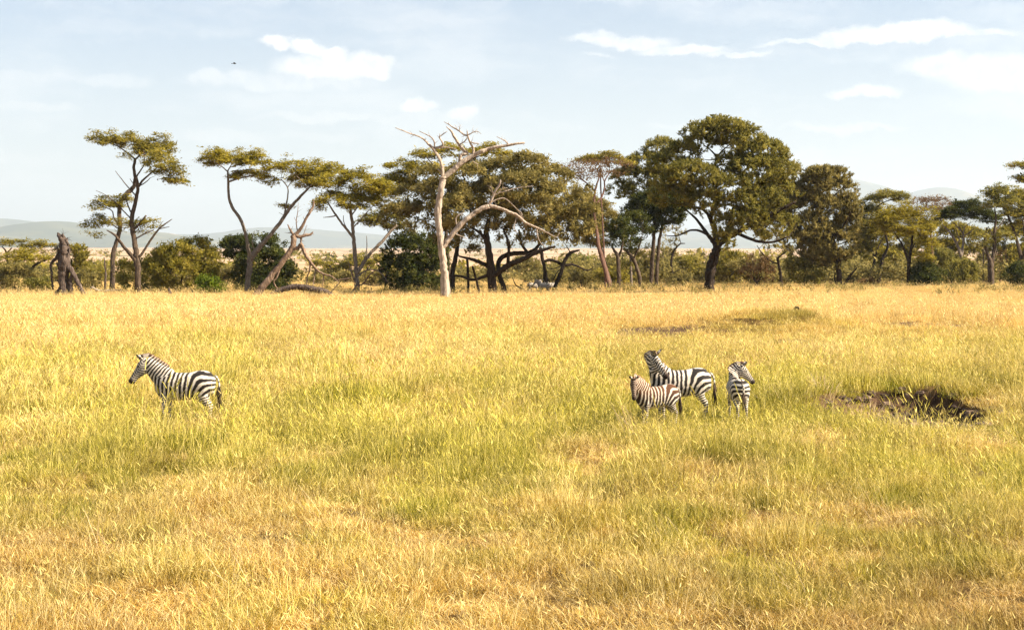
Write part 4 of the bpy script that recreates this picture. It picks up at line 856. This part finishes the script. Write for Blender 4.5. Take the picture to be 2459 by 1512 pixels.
tree('big_acacia', 'drooping broad-crowned acacia right of the largest acacia', 'e', 690,
  [[(832,1215,56),(828,1120,52),(822,1030,50),(800,900,44),(760,780,38),(700,660,34),(640,560,30),(600,490,24)], [(700,660,26),(560,610,24),(400,590,20),(280,600,12)], [(640,560,20),(760,430,14),(860,330,8)], [(760,780,22),(850,680,16),(900,560,9)], [(800,920,20),(660,800,16),(540,760,9)], [(840,1205,30),(890,1180,26),(940,1110,22),(1000,1040,8)], [(815,1200,24),(795,1170,20),(800,1080,8)]],
  [(350,240,150,110,.5,1),(250,360,150,110,0,1),(700,250,170,75,0,1.05),(850,240,90,60,.4,.9),(620,330,130,90,-.6,1),(820,380,150,110,.4,1.05),(900,520,110,110,-.4,1.05),(760,560,170,110,.6,1),(900,700,110,120,.2,1.05),(560,700,150,110,-.8,.9),(700,780,160,120,.4,1),(850,860,140,120,-.4,1),(600,880,130,110,.4,.8),(420,560,160,80,.8,.8),(470,420,150,90,.6,1),(760,980,100,90,-.2,.8),(330,480,160,110,.2,1),(200,560,150,100,-.4,.8),(480,820,150,110,.3,.9),(640,520,150,100,-.8,1),(930,620,80,120,0,1.1),(700,930,130,100,.2,.9),(300,700,150,90,.5,.7)],
  'grey', 'bark_dark', style='spiky', seed=53, dens=1.35, per=40, ls=.22, thick=.8)
tree('thorn_tree', 'thin dark thorn tree with swept-back branches below the drooping acacia', 'e', 692, [[(320,1225,34),(315,1120,28),(295,1010,26),(290,960,22),(340,920,12),(400,870,6)], [(290,1005,18),(230,990,14),(150,920,12),(100,850,6)]], [(260,820,150,70,0,.6),(380,860,100,60,.5,.5)], 'grey', 'bark_dark', style='spiky', seed=54, dens=.7, per=26, ls=.2)
tree('bush', 'brown twiggy thornbush at the foot of the largest acacia, right side', 'e', 692, [[(95,1235,36),(100,1180,26),(70,1120,12)], [(100,1190,16),(150,1120,9)]], [(60,1090,90,60,0,1),(150,1070,100,80,.3,1),(110,1010,90,60,-.2,.9),(200,1110,80,60,.3,.8)], 'brown', 'bark_dark', style='spiky', seed=55, dens=1., per=30, ls=.18, cat='bush')
tree('bush', 'dark green bush below the drooping acacia, left of its trunk', 'e', 690, [[(530,1220,16),(520,1150,12)]], [(480,1060,110,80,0,1),(560,1100,110,80,.4,1),(440,1010,90,60,.2,.8),(640,1140,70,50,-.3,.7)], 'mid', 'bark_dark', style='round', seed=56, dens=1., per=30, cat='bush')
tree('bush', 'low dome of grey-brown dry brush between the right-hand trunks', 'e', 687, [[(1085,1215,8),(1085,1180,5)]], [(1060,1195,55,28,0,1.6),(1120,1192,48,28,.2,1.6)], 'brown', 'twig_red', style='spiky', seed=57, dens=1.6, per=30, ls=.16, cat='bush')
# --- right-hand grove
tree('acacia_tree', 'tree with curved dark trunk, just right of the drooping acacia', 'e', 676, [[(1085,1145,34),(1100,1090,30),(1125,1040,28),(1140,960,22),(1100,860,14),(1010,790,8)], [(1140,960,16),(1180,860,12),(1220,800,7)], [(1030,1160,20,1),(1025,1000,18),(1020,860,12)]], [(1080,620,110,80,0,1),(1180,560,140,80,.5,1),(1040,720,90,80,-.4,.9),(1150,720,140,80,.2,.9)], 'olive', 'bark_dark', seed=61, dens=1.2, per=26)
tree('acacia_tree', 'acacia with a bright flat green top arching before the pale hill', 'e', 682, [[(1180,1185,46),(1190,1080,40),(1215,960,32),(1260,840,24),(1200,640,18),(1150,520,14)], [(1150,520,12),(1230,470,11),(1330,440,9),(1420,430,5)]], [(1120,430,70,32,0,1.2),(1240,400,120,45,.5,1.2),(1370,410,80,40,-.4,1.1),(1040,510,80,60,0,1),(1130,520,80,40,.6,.9)], 'mid', 'bark_dark', seed=62, dens=1.3)
tree('acacia_tree', 'acacia with reddish forked trunk and yellow-green hanging foliage', 'e', 690, [[(1440,1230,40),(1438,1120,36),(1448,1000,40),(1460,930,34),(1470,850,26),(1482,760,18)], [(1450,1000,26),(1410,900,22),(1380,830,18),(1320,740,10)], [(1470,900,16),(1500,830,12)]],
  [(1300,560,150,70,0,1),(1450,590,160,80,.6,1),(1250,660,130,60,-.5,.9),(1400,700,150,60,-.6,.9),(1560,680,110,80,.3,1),(1600,820,100,90,.1,1),(1570,930,90,70,-.3,.9),(1620,560,110,60,.7,.8)], 'yellowgreen', 'bark_dark', seed=63, dens=1.15)
tree('thorn_tree', 'leafless brown twiggy crown showing above the right-hand grove', 'e', 680, [[(1650,1180,26),(1660,1000,24),(1650,800,20),(1640,640,14)]], [(1560,490,120,60,0,1),(1700,480,130,60,.5,1),(1640,560,150,60,0,.8),(1790,520,90,50,0,.8)], 'brown', 'twig_red', seed=64, per=4, style='round', dens=1.4, sub=1.7, ls=.2)
tree('acacia_tree', 'white-barked tree with fan of bare pale limbs under a dark canopy', 'e', 684, [[(1912,1190,34),(1915,1040,32),(1895,950,34),(1880,890,30),(1850,830,24),(1820,770,20),(1770,710,16),(1720,665,8)], [(1900,960,26),(1915,880,24),(1930,800,22),(1925,740,18),(1880,680,12),(1825,620,6)], [(1928,760,16),(1980,735,13),(2030,685,6)], [(1925,790,16),(1930,700,12),(1980,650,6)], [(1850,830,12),(1880,800,11),(1860,750,9),(1840,680,5)], [(1930,750,10),(1900,690,8),(1890,650,5)]],
  [(1830,560,120,45,0,1.1),(1960,510,150,50,.5,1.2),(2080,560,140,55,-.4,1.2),(1760,590,70,35,.2,1),(1990,470,90,30,0,1),(2140,620,80,45,-.4,1)], 'dark', 'bark_pale', seed=65, dens=1.3)
tree('acacia_tree', 'forked grey-trunked acacia near the right edge with dark pads', 'e', 688, [[(2170,1210,58),(2172,1110,54),(2172,1020,54),(2150,940,32),(2125,850,28),(2130,760,22),(2150,690,14)], [(2180,1030,40),(2200,920,34),(2215,820,32),(2220,720,28),(2235,610,20),(2230,520,12)], [(2220,720,14),(2280,660,10),(2330,600,6)], [(2215,800,14),(2180,730,11),(2150,680,6)]],
  [(2140,380,90,40,0,1.1),(2260,370,110,45,.5,1.2),(2200,470,110,45,-.5,1.1),(2340,450,110,50,.6,1.1),(2070,750,60,50,-.3,.9),(2120,820,50,40,0,.7),(2300,760,90,40,.3,.6)], 'mid', 'bark', seed=66, dens=1.25)
tree('acacia_tree', 'acacia leaning in from the right edge with layered brownish canopy', 'e', 680, [[(2475,1160,40),(2440,1000,38),(2415,880,34),(2380,760,30),(2345,660,24),(2300,560,14),(2240,470,8)], [(2440,1000,24),(2450,860,22),(2430,740,18),(2400,620,12)], [(2345,660,14),(2310,540,10),(2280,440,6)]],
  [(2400,390,110,55,0,1.1),(2480,420,100,60,.5,1.1),(2350,560,130,45,-.4,1),(2470,560,110,50,.4,1),(2400,640,110,40,.2,.8),(2560,480,120,60,0,1)], 'olive', 'bark', seed=67, dens=1.2)
tree('acacia_tree', 'outermost acacia whose two upper tiers enter the picture at top right', 'g', 700, [[(1560,1330,60),(1540,1000,54),(1530,700,44),(1500,400,30),(1470,200,18)], [(1500,400,16),(1350,260,10),(1240,200,6)], [(1480,210,12),(1330,110,8),(1200,85,5)]],
  [(1200,80,110,26,0,1),(1330,75,130,34,.3,1.2),(1210,212,80,26,0,1),(1330,220,120,34,.4,1.1),(1480,150,150,50,0,1.1)], 'olive', 'bark', seed=68, dens=1.1)
tree('bush', 'dark green bush behind the reddish forked trunk, right side', 'e', 690, [[(1540,1220,14),(1545,1150,10)]], [(1530,1110,80,90,0,1),(1640,1110,110,80,.4,1),(1590,1160,120,50,-.3,.9),(1600,1040,80,60,.5,.8)], 'dark', 'bark_dark', style='round', seed=71, dens=1., per=30, cat='bush')
tree('bush', 'rounded olive bush hiding the foot of the white-barked tree', 'e', 686, [[(1820,1215,18),(1830,1150,14),(1870,1100,8)], [(1880,1210,14,.3),(1840,1160,10)]], [(1830,1070,80,70,0,1),(1940,1060,100,80,.4,1),(1880,1130,120,60,-.2,.9),(1990,1120,70,60,.2,.9)], 'mid', 'bark_dark', style='round', seed=72, dens=.9, per=30, cat='bush')
tree('bush', 'dark brown-green bush at the right edge under the leaning acacia', 'e', 690, [[(2390,1215,16),(2395,1140,12)]], [(2350,1120,70,70,0,1),(2430,1100,90,90,.3,1),(2500,1120,80,90,0,1)], 'dark', 'bark_dark', style='round', seed=73, dens=1., per=30, cat='bush')
tree('thorn_tree', 'slender bare stem left of the forked grey trunk, right side', 'e', 684, [[(2100,1200,14),(2103,1080,14),(2108,950,12),(2100,820,8)]], [(2080,840,60,40,0,.5)], 'grey', 'bark_dark', seed=74, dens=.5)
tree('thorn_tree', 'reddish dry shrub right of the forked grey trunk', 'e', 680, [[(2250,1160,20),(2248,1090,14),(2240,1010,8)]], [(2240,1050,50,50,0,1),(2270,960,60,50,.2,.8)], 'brown', 'twig_red', style='spiky', seed=75, dens=1., per=22, ls=.18)
tree('acacia_tree', 'broad hazy acacia filling the gap behind the white-barked tree', 'e', 672, [[(1700,1140,36),(1720,1000,30),(1760,880,24),(1850,820,14)], [(1760,900,18),(1680,780,12)]], [(1700,740,150,110,0,1),(1850,760,150,110,.5,1),(2000,800,150,100,.3,1),(1780,900,160,100,-.4,.9),(1950,940,140,100,0,.8)], 'olive', 'bark_dark', style='round', seed=76, dens=.5, per=22, ls=.3)
tree('acacia_tree', 'broad hazy olive tree filling the gap behind the curved dark trunk', 'e', 670, [[(1260,1130,34),(1270,1020,28),(1290,900,16)]], [(1080,760,150,110,0,1),(1250,790,150,110,.6,1),(1400,830,140,110,.2,1),(1140,920,150,90,-.3,.9),(1340,950,140,90,.3,.8),(1520,900,120,110,0,.8)], 'olive', 'bark_dark', style='round', seed=78, dens=.5, per=22, ls=.3)
tree('acacia_tree', 'broad hazy acacia filling the gap behind the grey forked trunk', 'e', 672, [[(2300,1140,30),(2310,1000,26),(2330,860,16)]], [(2300,800,160,120,0,1),(2450,780,150,130,.3,1),(2180,900,120,110,.2,.9),(2380,960,160,110,-.3,.9)], 'olive', 'bark_dark', style='round', seed=77, dens=.5, per=22, ls=.3)
# --- bushes on the left and behind
tree('bush', 'large rounded olive-green bush right of the forked acacia', 'a', 706, [[(1450,1400,20),(1460,1300,16),(1500,1180,10)], [(1350,1400,14,.4),(1330,1280,10)], [(1600,1400,14,-.4),(1620,1280,10)]], [(1480,1110,190,110,0,1),(1320,1150,110,110,.5,1),(1640,1160,120,110,.3,1),(1450,1250,210,110,-.8,1),(1660,1290,100,90,-.4,1),(1300,1270,90,80,-.2,.9),(1560,1040,110,70,.5,.9)], 'olive', 'bark_dark', style='round', seed=81, dens=.9, per=36, cat='bush')
tree('bush', 'small bright green shrub at the right foot of the olive bush', 'a', 710, [[(1680,1410,8),(1680,1350,5)]], [(1640,1340,55,50,0,1.3),(1720,1350,60,55,0,1.3),(1690,1390,80,30,-.2,1.2)], 'bright', 'bark_dark', style='round', seed=82, dens=1.4, per=30, ls=.2, cat='bush')
tree('bush', 'low green bush between the two left acacia trunks', 'a', 704, [[(1000,1400,10),(1000,1330,7)]], [(1010,1240,80,90,0,1),(1180,1260,110,110,.5,1),(1070,1330,120,60,-.2,.9),(1230,1360,70,50,0,.9)], 'olive', 'bark_dark', style='round', seed=83, dens=.9, per=30, cat='bush')
tree('bush', 'very dark green leafy bush behind the V-shaped acacia', 'b', 700, [[(560,1380,20),(570,1280,16),(600,1150,10)], [(700,1370,14,.4),(690,1250,10)]], [(420,980,130,70,0,1.1),(360,1000,110,60,.5,1),(560,960,110,70,.8,1),(700,1000,100,90,0,1.1),(620,1120,170,130,-.3,1.1),(480,1220,100,120,0,1),(700,1220,140,110,.4,1),(600,1300,180,70,-.3,.9),(800,1170,80,80,.3,.9)], 'dark', 'bark_dark', style='round', seed=84, dens=.95, per=36, cat='bush')
tree('acacia_tree', 'yellow-green spreading tree at the far left edge', 'f', 696, [[(560,1180,80),(580,950,70),(640,780,60),(780,680,40),(900,640,20)], [(600,860,50),(500,700,36),(380,600,20)]], [(330,520,260,110,0,1.1),(150,640,200,110,.5,1),(500,480,200,90,.6,1),(700,560,200,80,-.5,1),(880,590,170,60,.2,1)], 'yellowgreen', 'bark_dark', seed=85, dens=.9)
tree('acacia_tree', 'olive flat-topped tree behind the yellow-green tree at far left', 'f', 686, [[(130,1100,60),(140,800,60),(120,500,44),(40,370,20)], [(120,500,34),(220,390,20)]], [(60,290,200,70,0,1.1),(300,270,160,60,.5,1),(620,320,220,70,.3,1.1),(850,330,220,80,-.3,1.1),(960,440,150,80,0,1),(480,400,150,60,.2,.9)], 'olive', 'bark_dark', seed=86, dens=.7)
tree('acacia_tree', 'rounded olive tree just right of the twisted stump', 'f', 690, [[(1500,1130,50),(1490,950,40),(1470,760,24)]], [(1500,520,180,130,0,1.1),(1420,680,150,120,.4,1),(1580,640,130,110,-.3,1),(1480,800,190,90,0,.9),(1400,440,110,80,0,1)], 'olive', 'bark_dark', style='spiky', seed=87, dens=.9, per=34, ls=.26)
tree('bush', 'grey-green scrubby bush in front of the far left trees', 'f', 700, [[(280,1200,30),(290,1050,20)]], [(250,840,230,130,0,1),(480,950,200,130,.5,1),(120,960,200,130,.2,1),(330,1060,260,90,-.3,.9)], 'grey', 'bark_dark', style='round', seed=88, dens=.9, per=30, cat='bush')
tree('bush', 'dark green low bush left of the twisted stump', 'f', 706, [[(720,1200,24),(720,1120,16)]], [(620,1070,140,70,0,1.1),(800,1080,130,90,.3,1.1),(850,1150,90,60,0,1)], 'mid', 'bark_dark', style='round', seed=89, dens=1.1, per=30, cat='bush')
tree('bush', 'brownish scrub bush right of the twisted stump', 'f', 700, [[(1650,1180,24),(1660,1080,16)]], [(1620,960,180,110,0,1),(1800,1000,160,110,.3,1),(1700,1080,220,70,-.2,.9)], 'grey', 'bark_dark', style='round', seed=90, dens=.8, per=30, cat='bush')
tree('acacia_tree', 'hazy umbrella-shaped acacia beyond the leaning dead tree', 'b', 672, [[(1200,1260,30),(1210,1200,24),(1190,1140,14)], [(1500,1260,24,4),(1490,1180,18),(1460,1120,10)]], [(1110,1110,90,35,0,1),(1250,1140,120,40,2,1),(1420,1100,150,50,0,1),(1580,1080,140,50,3,1),(1300,1200,150,40,0,.8)], 'olive', 'bark_dark', seed=91, dens=.5, ls=.34, per=22)
tree('acacia_tree', 'bright green small acacia seen through the gap right of the spreading tree', 'c', 668, [[(1535,1250,20),(1530,1200,16),(1520,1160,10)], [(1560,1250,14,.6),(1570,1180,10)]], [(1500,1110,80,30,0,1.2),(1570,1125,80,28,2,1.1),(1440,1140,60,24,1,.9)], 'bright', 'bark', seed=92, dens=.6, ls=.34, per=22)
tree('bush', 'small round blue-green tree standing alone in the gap', 'c', 672, [[(1440,1330,12),(1438,1290,10)]], [(1455,1240,42,36,0,1.3),(1440,1265,36,20,0,1)], 'dark', 'bark_dark', style='round', seed=93, dens=1.2, ls=.3, cat='tree', per=34)
tree('acacia_tree', 'hazy grey-green tree seen under the limb of the spreading tree', 'c', 668, [[(1160,1290,16),(1160,1240,12)]], [(1150,1190,90,60,0,1),(1110,1150,70,40,2,.9),(1190,1240,70,40,1,.8)], 'grey', 'bark_pale', style='round', seed=94, dens=.5, ls=.34)
rngb = np.random.default_rng(77)
for k, (x, y0, y1, w_, lf, st, lab) in enumerate([
   (1470, 640, 686, 60, 'olive', 'flat', 'yellowish scrub tree behind the leaning trunk in the middle distance'), (1540, 610, 684, 55, 'grey', 'spiky', 'feathery grey tree behind the arching trunk'),
   (1625, 600, 678, 60, 'grey', 'spiky', 'thin feathery tree between twin trunks and the largest acacia'), (1665, 620, 682, 55, 'olive', 'round', 'pale scrub clump left of the largest acacia trunk'),
   (1760, 610, 684, 60, 'olive', 'spiky', 'feathery scrub tree right of the largest acacia trunk'), (1800, 630, 686, 50, 'grey', 'round', 'pale bush under the right limb of the largest acacia'),
   (1960, 600, 680, 60, 'olive', 'round', 'hazy tree behind the drooping acacia trunk'), (2055, 560, 676, 50, 'olive', 'round', 'tall hazy tree left of the curved dark trunk'),
   (2150, 600, 676, 60, 'olive', 'round', 'hazy bush between curved trunk and reddish trunk'), (2240, 600, 674, 60, 'mid', 'round', 'green clump in shade right of the reddish trunk'),
   (2430, 600, 676, 60, 'olive', 'round', 'hazy tree behind the right edge bush'), (220, 640, 690, 40, 'olive', 'flat', 'olive bush between twisted stump and crooked acacia'),
   (905, 650, 690, 50, 'grey', 'round', 'pale scrub behind the tangle of bare branches'), (1325, 655, 686, 40, 'grey', 'round', 'dry bush between thin dark trunks'), (1395, 660, 694, 34, 'grey', 'spiky', 'low grey thornbush right of the hanging branches'),
   (545, 640, 690, 40, 'grey', 'round', 'faded shrub left of the very dark bush'), (420, 595, 680, 50, 'mid', 'flat', 'small flat acacia showing behind the large olive bush'), (1640, 668, 690, 40, 'grey', 'spiky', 'short grey thornbush left of the largest acacia base')]):
    tree('bush' if y1-y0 < 60 else 'scrub_tree', lab, 'z', y1, [[(x, y1, 4), (x+rngb.uniform(-4, 4), y1-(y1-y0)*.35, 3), (x+rngb.uniform(-8, 8), y1-(y1-y0)*.7, 2)], [(x+3, y1-4, 3), (x+rngb.uniform(5, 16), y1-(y1-y0)*.5, 1.5)], [(x-3, y1-4, 3), (x-rngb.uniform(5, 16), y1-(y1-y0)*.5, 1.5)]],
       [(x+rngb.uniform(-.5, .5)*w_, y0+(y1-y0)*q_, w_*rngb.uniform(.4, .6), (y1-y0)*.2) for q_ in (.18, .35, .5, .7)], lf, 'bark', style=st, seed=200+k, dens=.7, ls=.28, per=26, cat='bush' if y1-y0 < 60 else 'tree')

# uncountable scrub on the far plain and weeds along the foot of the trees
rng = np.random.default_rng(5)
for (nm, mt, lab, rings) in (('scrub_thicket', 'grey', 'tangled olive scrub filling the gaps behind the trees', ((520, 225, 400, 1.3), (330, 222, 300, 2.7))), ('distant_scrub', 'olive', 'dots of dark scrub scattered over the far plain', ((600, 420, 900, 2.4), (450, 900, 4000, 6.0)))):
    mb = MB()
    for (n_, ya, yb, hs) in rings:
        y = np.exp(rng.uniform(math.log(ya), math.log(yb), n_)); x = rng.uniform(-.42, .42, n_)*y
        if hs == 2.7: x = np.abs(x)*(.06+.94*rng.uniform(size=n_))+.03*y
        kp = fbm(x/160, y/160, 66)+.14*smooth(-.1, .25, x/y)*(ya < 300) > (.40 if ya < 300 else .47); x, y = x[kp], y[kp]
        for a_, b_ in zip(x, y):
            s1 = hs*rng.uniform(.4, 1.5); c0 = np.array([a_, b_, float(ground_h(a_, b_))]); nn = int(90+150*s1/hs) if ya < 300 else 50
            lobes = rng.normal(0, .5, (5, 3))*np.array([s1*1.2, s1, s1*.5])+[0, 0, s1*.6]
            tp = c0+lobes[rng.integers(0, 5, nn)]+unit(rng.normal(0, 1, (nn, 3)))*rng.uniform(.3, 1, (nn, 1))*np.array([s1*.75, s1*.6, s1*.5])
            tp[:, 2] = np.maximum(tp[:, 2], c0[2]+.1)
            ln = rng.lognormal(-1.45, .4, nn)*(1.0 if ya < 300 else s1*.9); ax = unit(rng.normal(0, 1, (nn, 3))); sd = unit(np.cross(ax, rng.normal(0, 1, (nn, 3))))
            V = np.stack([tp-ax*ln[:, None]*.8-sd*ln[:, None]*.5, tp-ax*ln[:, None]*.6+sd*ln[:, None]*.7, tp+ax*ln[:, None]], 1).reshape(-1, 3)
            mb.add(V, [np.arange(nn*3).reshape(nn, 3)], np.repeat(np.clip(rng.normal(rng.uniform(.2, .6), .2, nn), 0, 1), 3))
    tag(mb.build(nm, M[mt], smooth_shade=False), lab, 'scrub', kind='stuff')
mb = MB(); n_ = 900
y = rng.uniform(150, 200, n_); x = rng.uniform(-.37, .37, n_)*y; kp = fbm(x/9, y/14, 67)+.10*(y < 172) > .54; x, y = x[kp], y[kp]
tp = np.stack([x, y, ground_h(x, y)+.35], -1); tp = np.concatenate([tp+rng.normal(0, .22, tp.shape)*[1.6, 1, .7] for _ in range(3)])
leaves(mb, rng, tp, np.tile([0, 0, 1.], (len(tp), 1)), 14, .2, 'spiky')
tag(mb.build('weeds', M['grey'], smooth_shade=False), 'low grey-green weeds along the foot of the tree line', 'weeds', kind='stuff')
print('leaf quads', LEAFN[0])



# ------------------------------------------------------------------ small things in the grass
rng = np.random.default_rng(91); mb = MB()
for _ in range(420):                                                   # mud clods trampled in the waterhole
    a_ = rng.uniform(0, 6.28); q_ = math.sqrt(rng.uniform(0, 1))*.98; x = PIT[0]+2.25*q_*math.cos(a_); y = PIT[1]+4.0*q_*math.sin(a_); x += .10*(y-PIT[1])
    r_ = rng.uniform(.05, .17); c0 = np.array([x, y, float(ground_h(x, y))+r_*.15])
    th, ph_ = np.meshgrid(np.linspace(0, math.pi, 5)[1:-1], np.linspace(0, 2*math.pi, 6, endpoint=False), indexing='ij')
    V = np.stack([np.sin(th)*np.cos(ph_)*1.2, np.sin(th)*np.sin(ph_), np.cos(th)*.65], -1).reshape(-1, 3)
    V = np.vstack([V, [0, 0, .65], [0, 0, -.65]])*(1+rng.normal(0, .22, (20, 1)))*r_+c0
    f4 = [[i*6+j, i*6+(j+1) % 6, i*6+6+(j+1) % 6, i*6+6+j] for i in range(2) for j in range(6)]
    f3 = [[18, (j+1) % 6, j] for j in range(6)]+[[19, 12+j, 12+(j+1) % 6] for j in range(6)]
    mb.add(V, [np.array(f4), np.array(f3)], rng.uniform(0, 1))
m, t = new_mat('dark_mud')
a = t.new('ShaderNodeAttribute', attribute_name='tone').outputs['Fac']
p = t.new('ShaderNodeBsdfPrincipled', ins={'Base Color': t.ramp(a, [(0, (.045, .028, .018)), (.7, (.11, .068, .045)), (1, (.24, .16, .10))]), 'Roughness': .85})
finish(t, p.outputs[0])
tag(mb.build('mud_clods', m, smooth_shade=False), 'dark trampled mud clods in the hollow on the right', 'mud', kind='stuff')

m, t = new_mat('dry_straw')
a = t.new('ShaderNodeAttribute', attribute_name='tone').outputs['Fac']
c = t.ramp(a, [(0, (.34, .20, .09)), (.5, (.62, .45, .24)), (1, (.80, .66, .44))])
d = t.new('ShaderNodeBsdfDiffuse', ins={'Color': c}); tr = t.new('ShaderNodeBsdfTranslucent', ins={'Color': c})
finish(t, t.new('ShaderNodeMixShader', ins={0: .3, 1: d.outputs[0], 2: tr.outputs[0]}).outputs[0]); M['straw'] = m
def tussock(name, label, x, y, n, rad_, h0, h1, w_, seed, lean=.35, mat='straw', azm=None, group=None):
    rng = np.random.default_rng(seed); mb = MB(); a_ = rng.uniform(0, 6.28, n); r_ = rad_*np.sqrt(rng.uniform(0, 1, n))
    px = x+r_*np.cos(a_); py = y+r_*np.sin(a_); base = np.stack([px, py, ground_h(px, py)-.03], -1)
    az = a_+rng.normal(0, .5, n) if azm is None else rng.normal(azm, .5, n)
    blades(mb, rng, base, az, np.abs(rng.normal(lean, .2, n)), rng.gamma(1.5, .3, n), rng.uniform(h0, h1, n), np.full(n, w_)*rng.uniform(.7, 1.3, n), rng.uniform(.2, 1, n))
    o = mb.build(name, M[mat], origin=gz(x, y)); o.location = gz(x, y); return tag(o, label, 'grass tuft', group)
tussock('grass_tussock', 'pale dry straw tussock at the left end of the muddy hollow', 8.6, 39.2, 110, .30, .4, .85, .018, 1)
tussock('grass_tussock', 'bleached straw tussock on the back rim of the muddy hollow', 9.75, 39.0, 110, .30, .35, .75, .018, 2)
tussock('grass_tussock', 'flattened dead straw left of the muddy hollow', 7.2, 37.4, 200, .5, .35, .75, .012, 3, 1.1)
tussock('grass_tussock', 'loose dry straw trampled across the middle of the mud', 10.0, 37.3, 220, .8, .25, .55, .012, 4, 1.0)
tussock('grass_tussock', 'few tall pale stalks bowing in front of the foal', 2.55, 30.0, 12, .22, .9, 1.35, .011, 5, .42, azm=2.7)
tussock('grass_tussock', 'tall pale seed stalks leaning left before the lone zebra', -7.75, 32.3, 10, .5, .8, 1.1, .010, 6, .35, azm=2.8)
tussock('grass_tussock', 'two thin green stalks standing left of the muddy hollow', 7.0, 37.6, 4, .4, 1.0, 1.35, .010, 7, .15)
stalk_labels = ['thin pale stalks above the grass left of the foal, middle of the field', 'thin pale stalks left of centre in the lower field', 'pale stalks near the left edge of the foreground', 'pale stalks below the zebra group in the foreground', 'pale stalks below the muddy hollow in the foreground', 'pale stalks in the centre of the foreground', 'pale stalks at the right side of the foreground', 'pale stalks near the bottom left of the foreground', 'pale stalks near the bottom right of the foreground', 'pale stalks left of the central foreground stalks']
for k, (px, py) in enumerate([(1340, 1050), (780, 1250), (260, 1330), (1620, 1300), (2140, 1250), (1210, 1360), (2330, 1330), (560, 1420), (1900, 1440), (930, 1330)]):
    Yk = CAM_H*F/(py-HY); tussock('grass_tussock', stalk_labels[k], (px-CX)/F*Yk, Yk, 7, .25, .5, .85, .007, 20+k, .55, azm=2.6, group='pale stalks in the foreground')
# dark lump on the mound
x, y = 15.66, 78.2; zl = float(ground_h(x, y))
mb = MB(); aa = np.linspace(.15, 2.6, 7)
tube(mb, np.stack([x-.16*np.cos(aa), np.full(7, y), zl+.14+.34*np.sin(aa)], -1), .09*np.sin(np.linspace(.5, 2.7, 7)), 8, .12, rng)
o = mb.build('dark_lump', M['bark_dark'], origin=gz(x, y)); o.location = gz(x, y); tag(o, 'small dark rounded lump on top of the grassy mound', 'lump')
# bird
bp_ = at(563, 153, 120.0); root = empty('bird', bp_, 'tiny dark bird flying left of the largest cloud', 'bird')
mb = MB(); tube(mb, [[-.14, 0, 0], [-.05, 0, .01], [.05, 0, .01], [.12, 0, .03], [.16, 0, .02]], [.01, .045, .05, .03, .005], 8); mb.build('body', M['bark_dark'], root)
for sx in (1, -1):
    mb = MB(); V = np.array([[-.05, 0, .03], [.06, 0, .03], [.04, sx*.18, .09], [-.06, sx*.18, .09], [-.08, sx*.36, .05], [.0, sx*.34, .055], [-.05, 0, .02], [.06, 0, .02], [.04, sx*.18, .08], [-.06, sx*.18, .08], [-.08, sx*.36, .045], [.0, sx*.34, .045]])
    mb.add(V, [np.array([[0, 1, 2, 3], [3, 2, 5, 4], [6, 9, 8, 7], [9, 10, 11, 8]])]); mb.build('wing', M['bark_dark'], root)
mb = MB(); tube(mb, [[-.13, 0, 0], [-.2, 0, 0], [-.26, 0, 0]], [.01, .025, .03], 6); mb.build('tail', M['bark_dark'], root)

# ------------------------------------------------------------------ haze
bm_v = np.array([[x, y, z] for x in (-41500, 41500) for y in (-41500, 41500) for z in (-40, 1950)], float)
mb = MB(); mb.add(bm_v, [np.array([[0, 1, 3, 2], [4, 6, 7, 5], [0, 4, 5, 1], [2, 3, 7, 6], [0, 2, 6, 4], [1, 5, 7, 3]])])
m, t = new_mat('haze_air')
pvn = t.new('ShaderNodeVolumePrincipled', ins={'Color': (.76, .88, 1.0, 1), 'Density': .00005, 'Anisotropy': .1})
t.new('ShaderNodeOutputMaterial', ins={'Volume': pvn.outputs[0]})
hz = mb.build('haze', m, smooth_shade=False); tag(hz, 'thin pale dust haze filling the air', 'haze', kind='stuff')
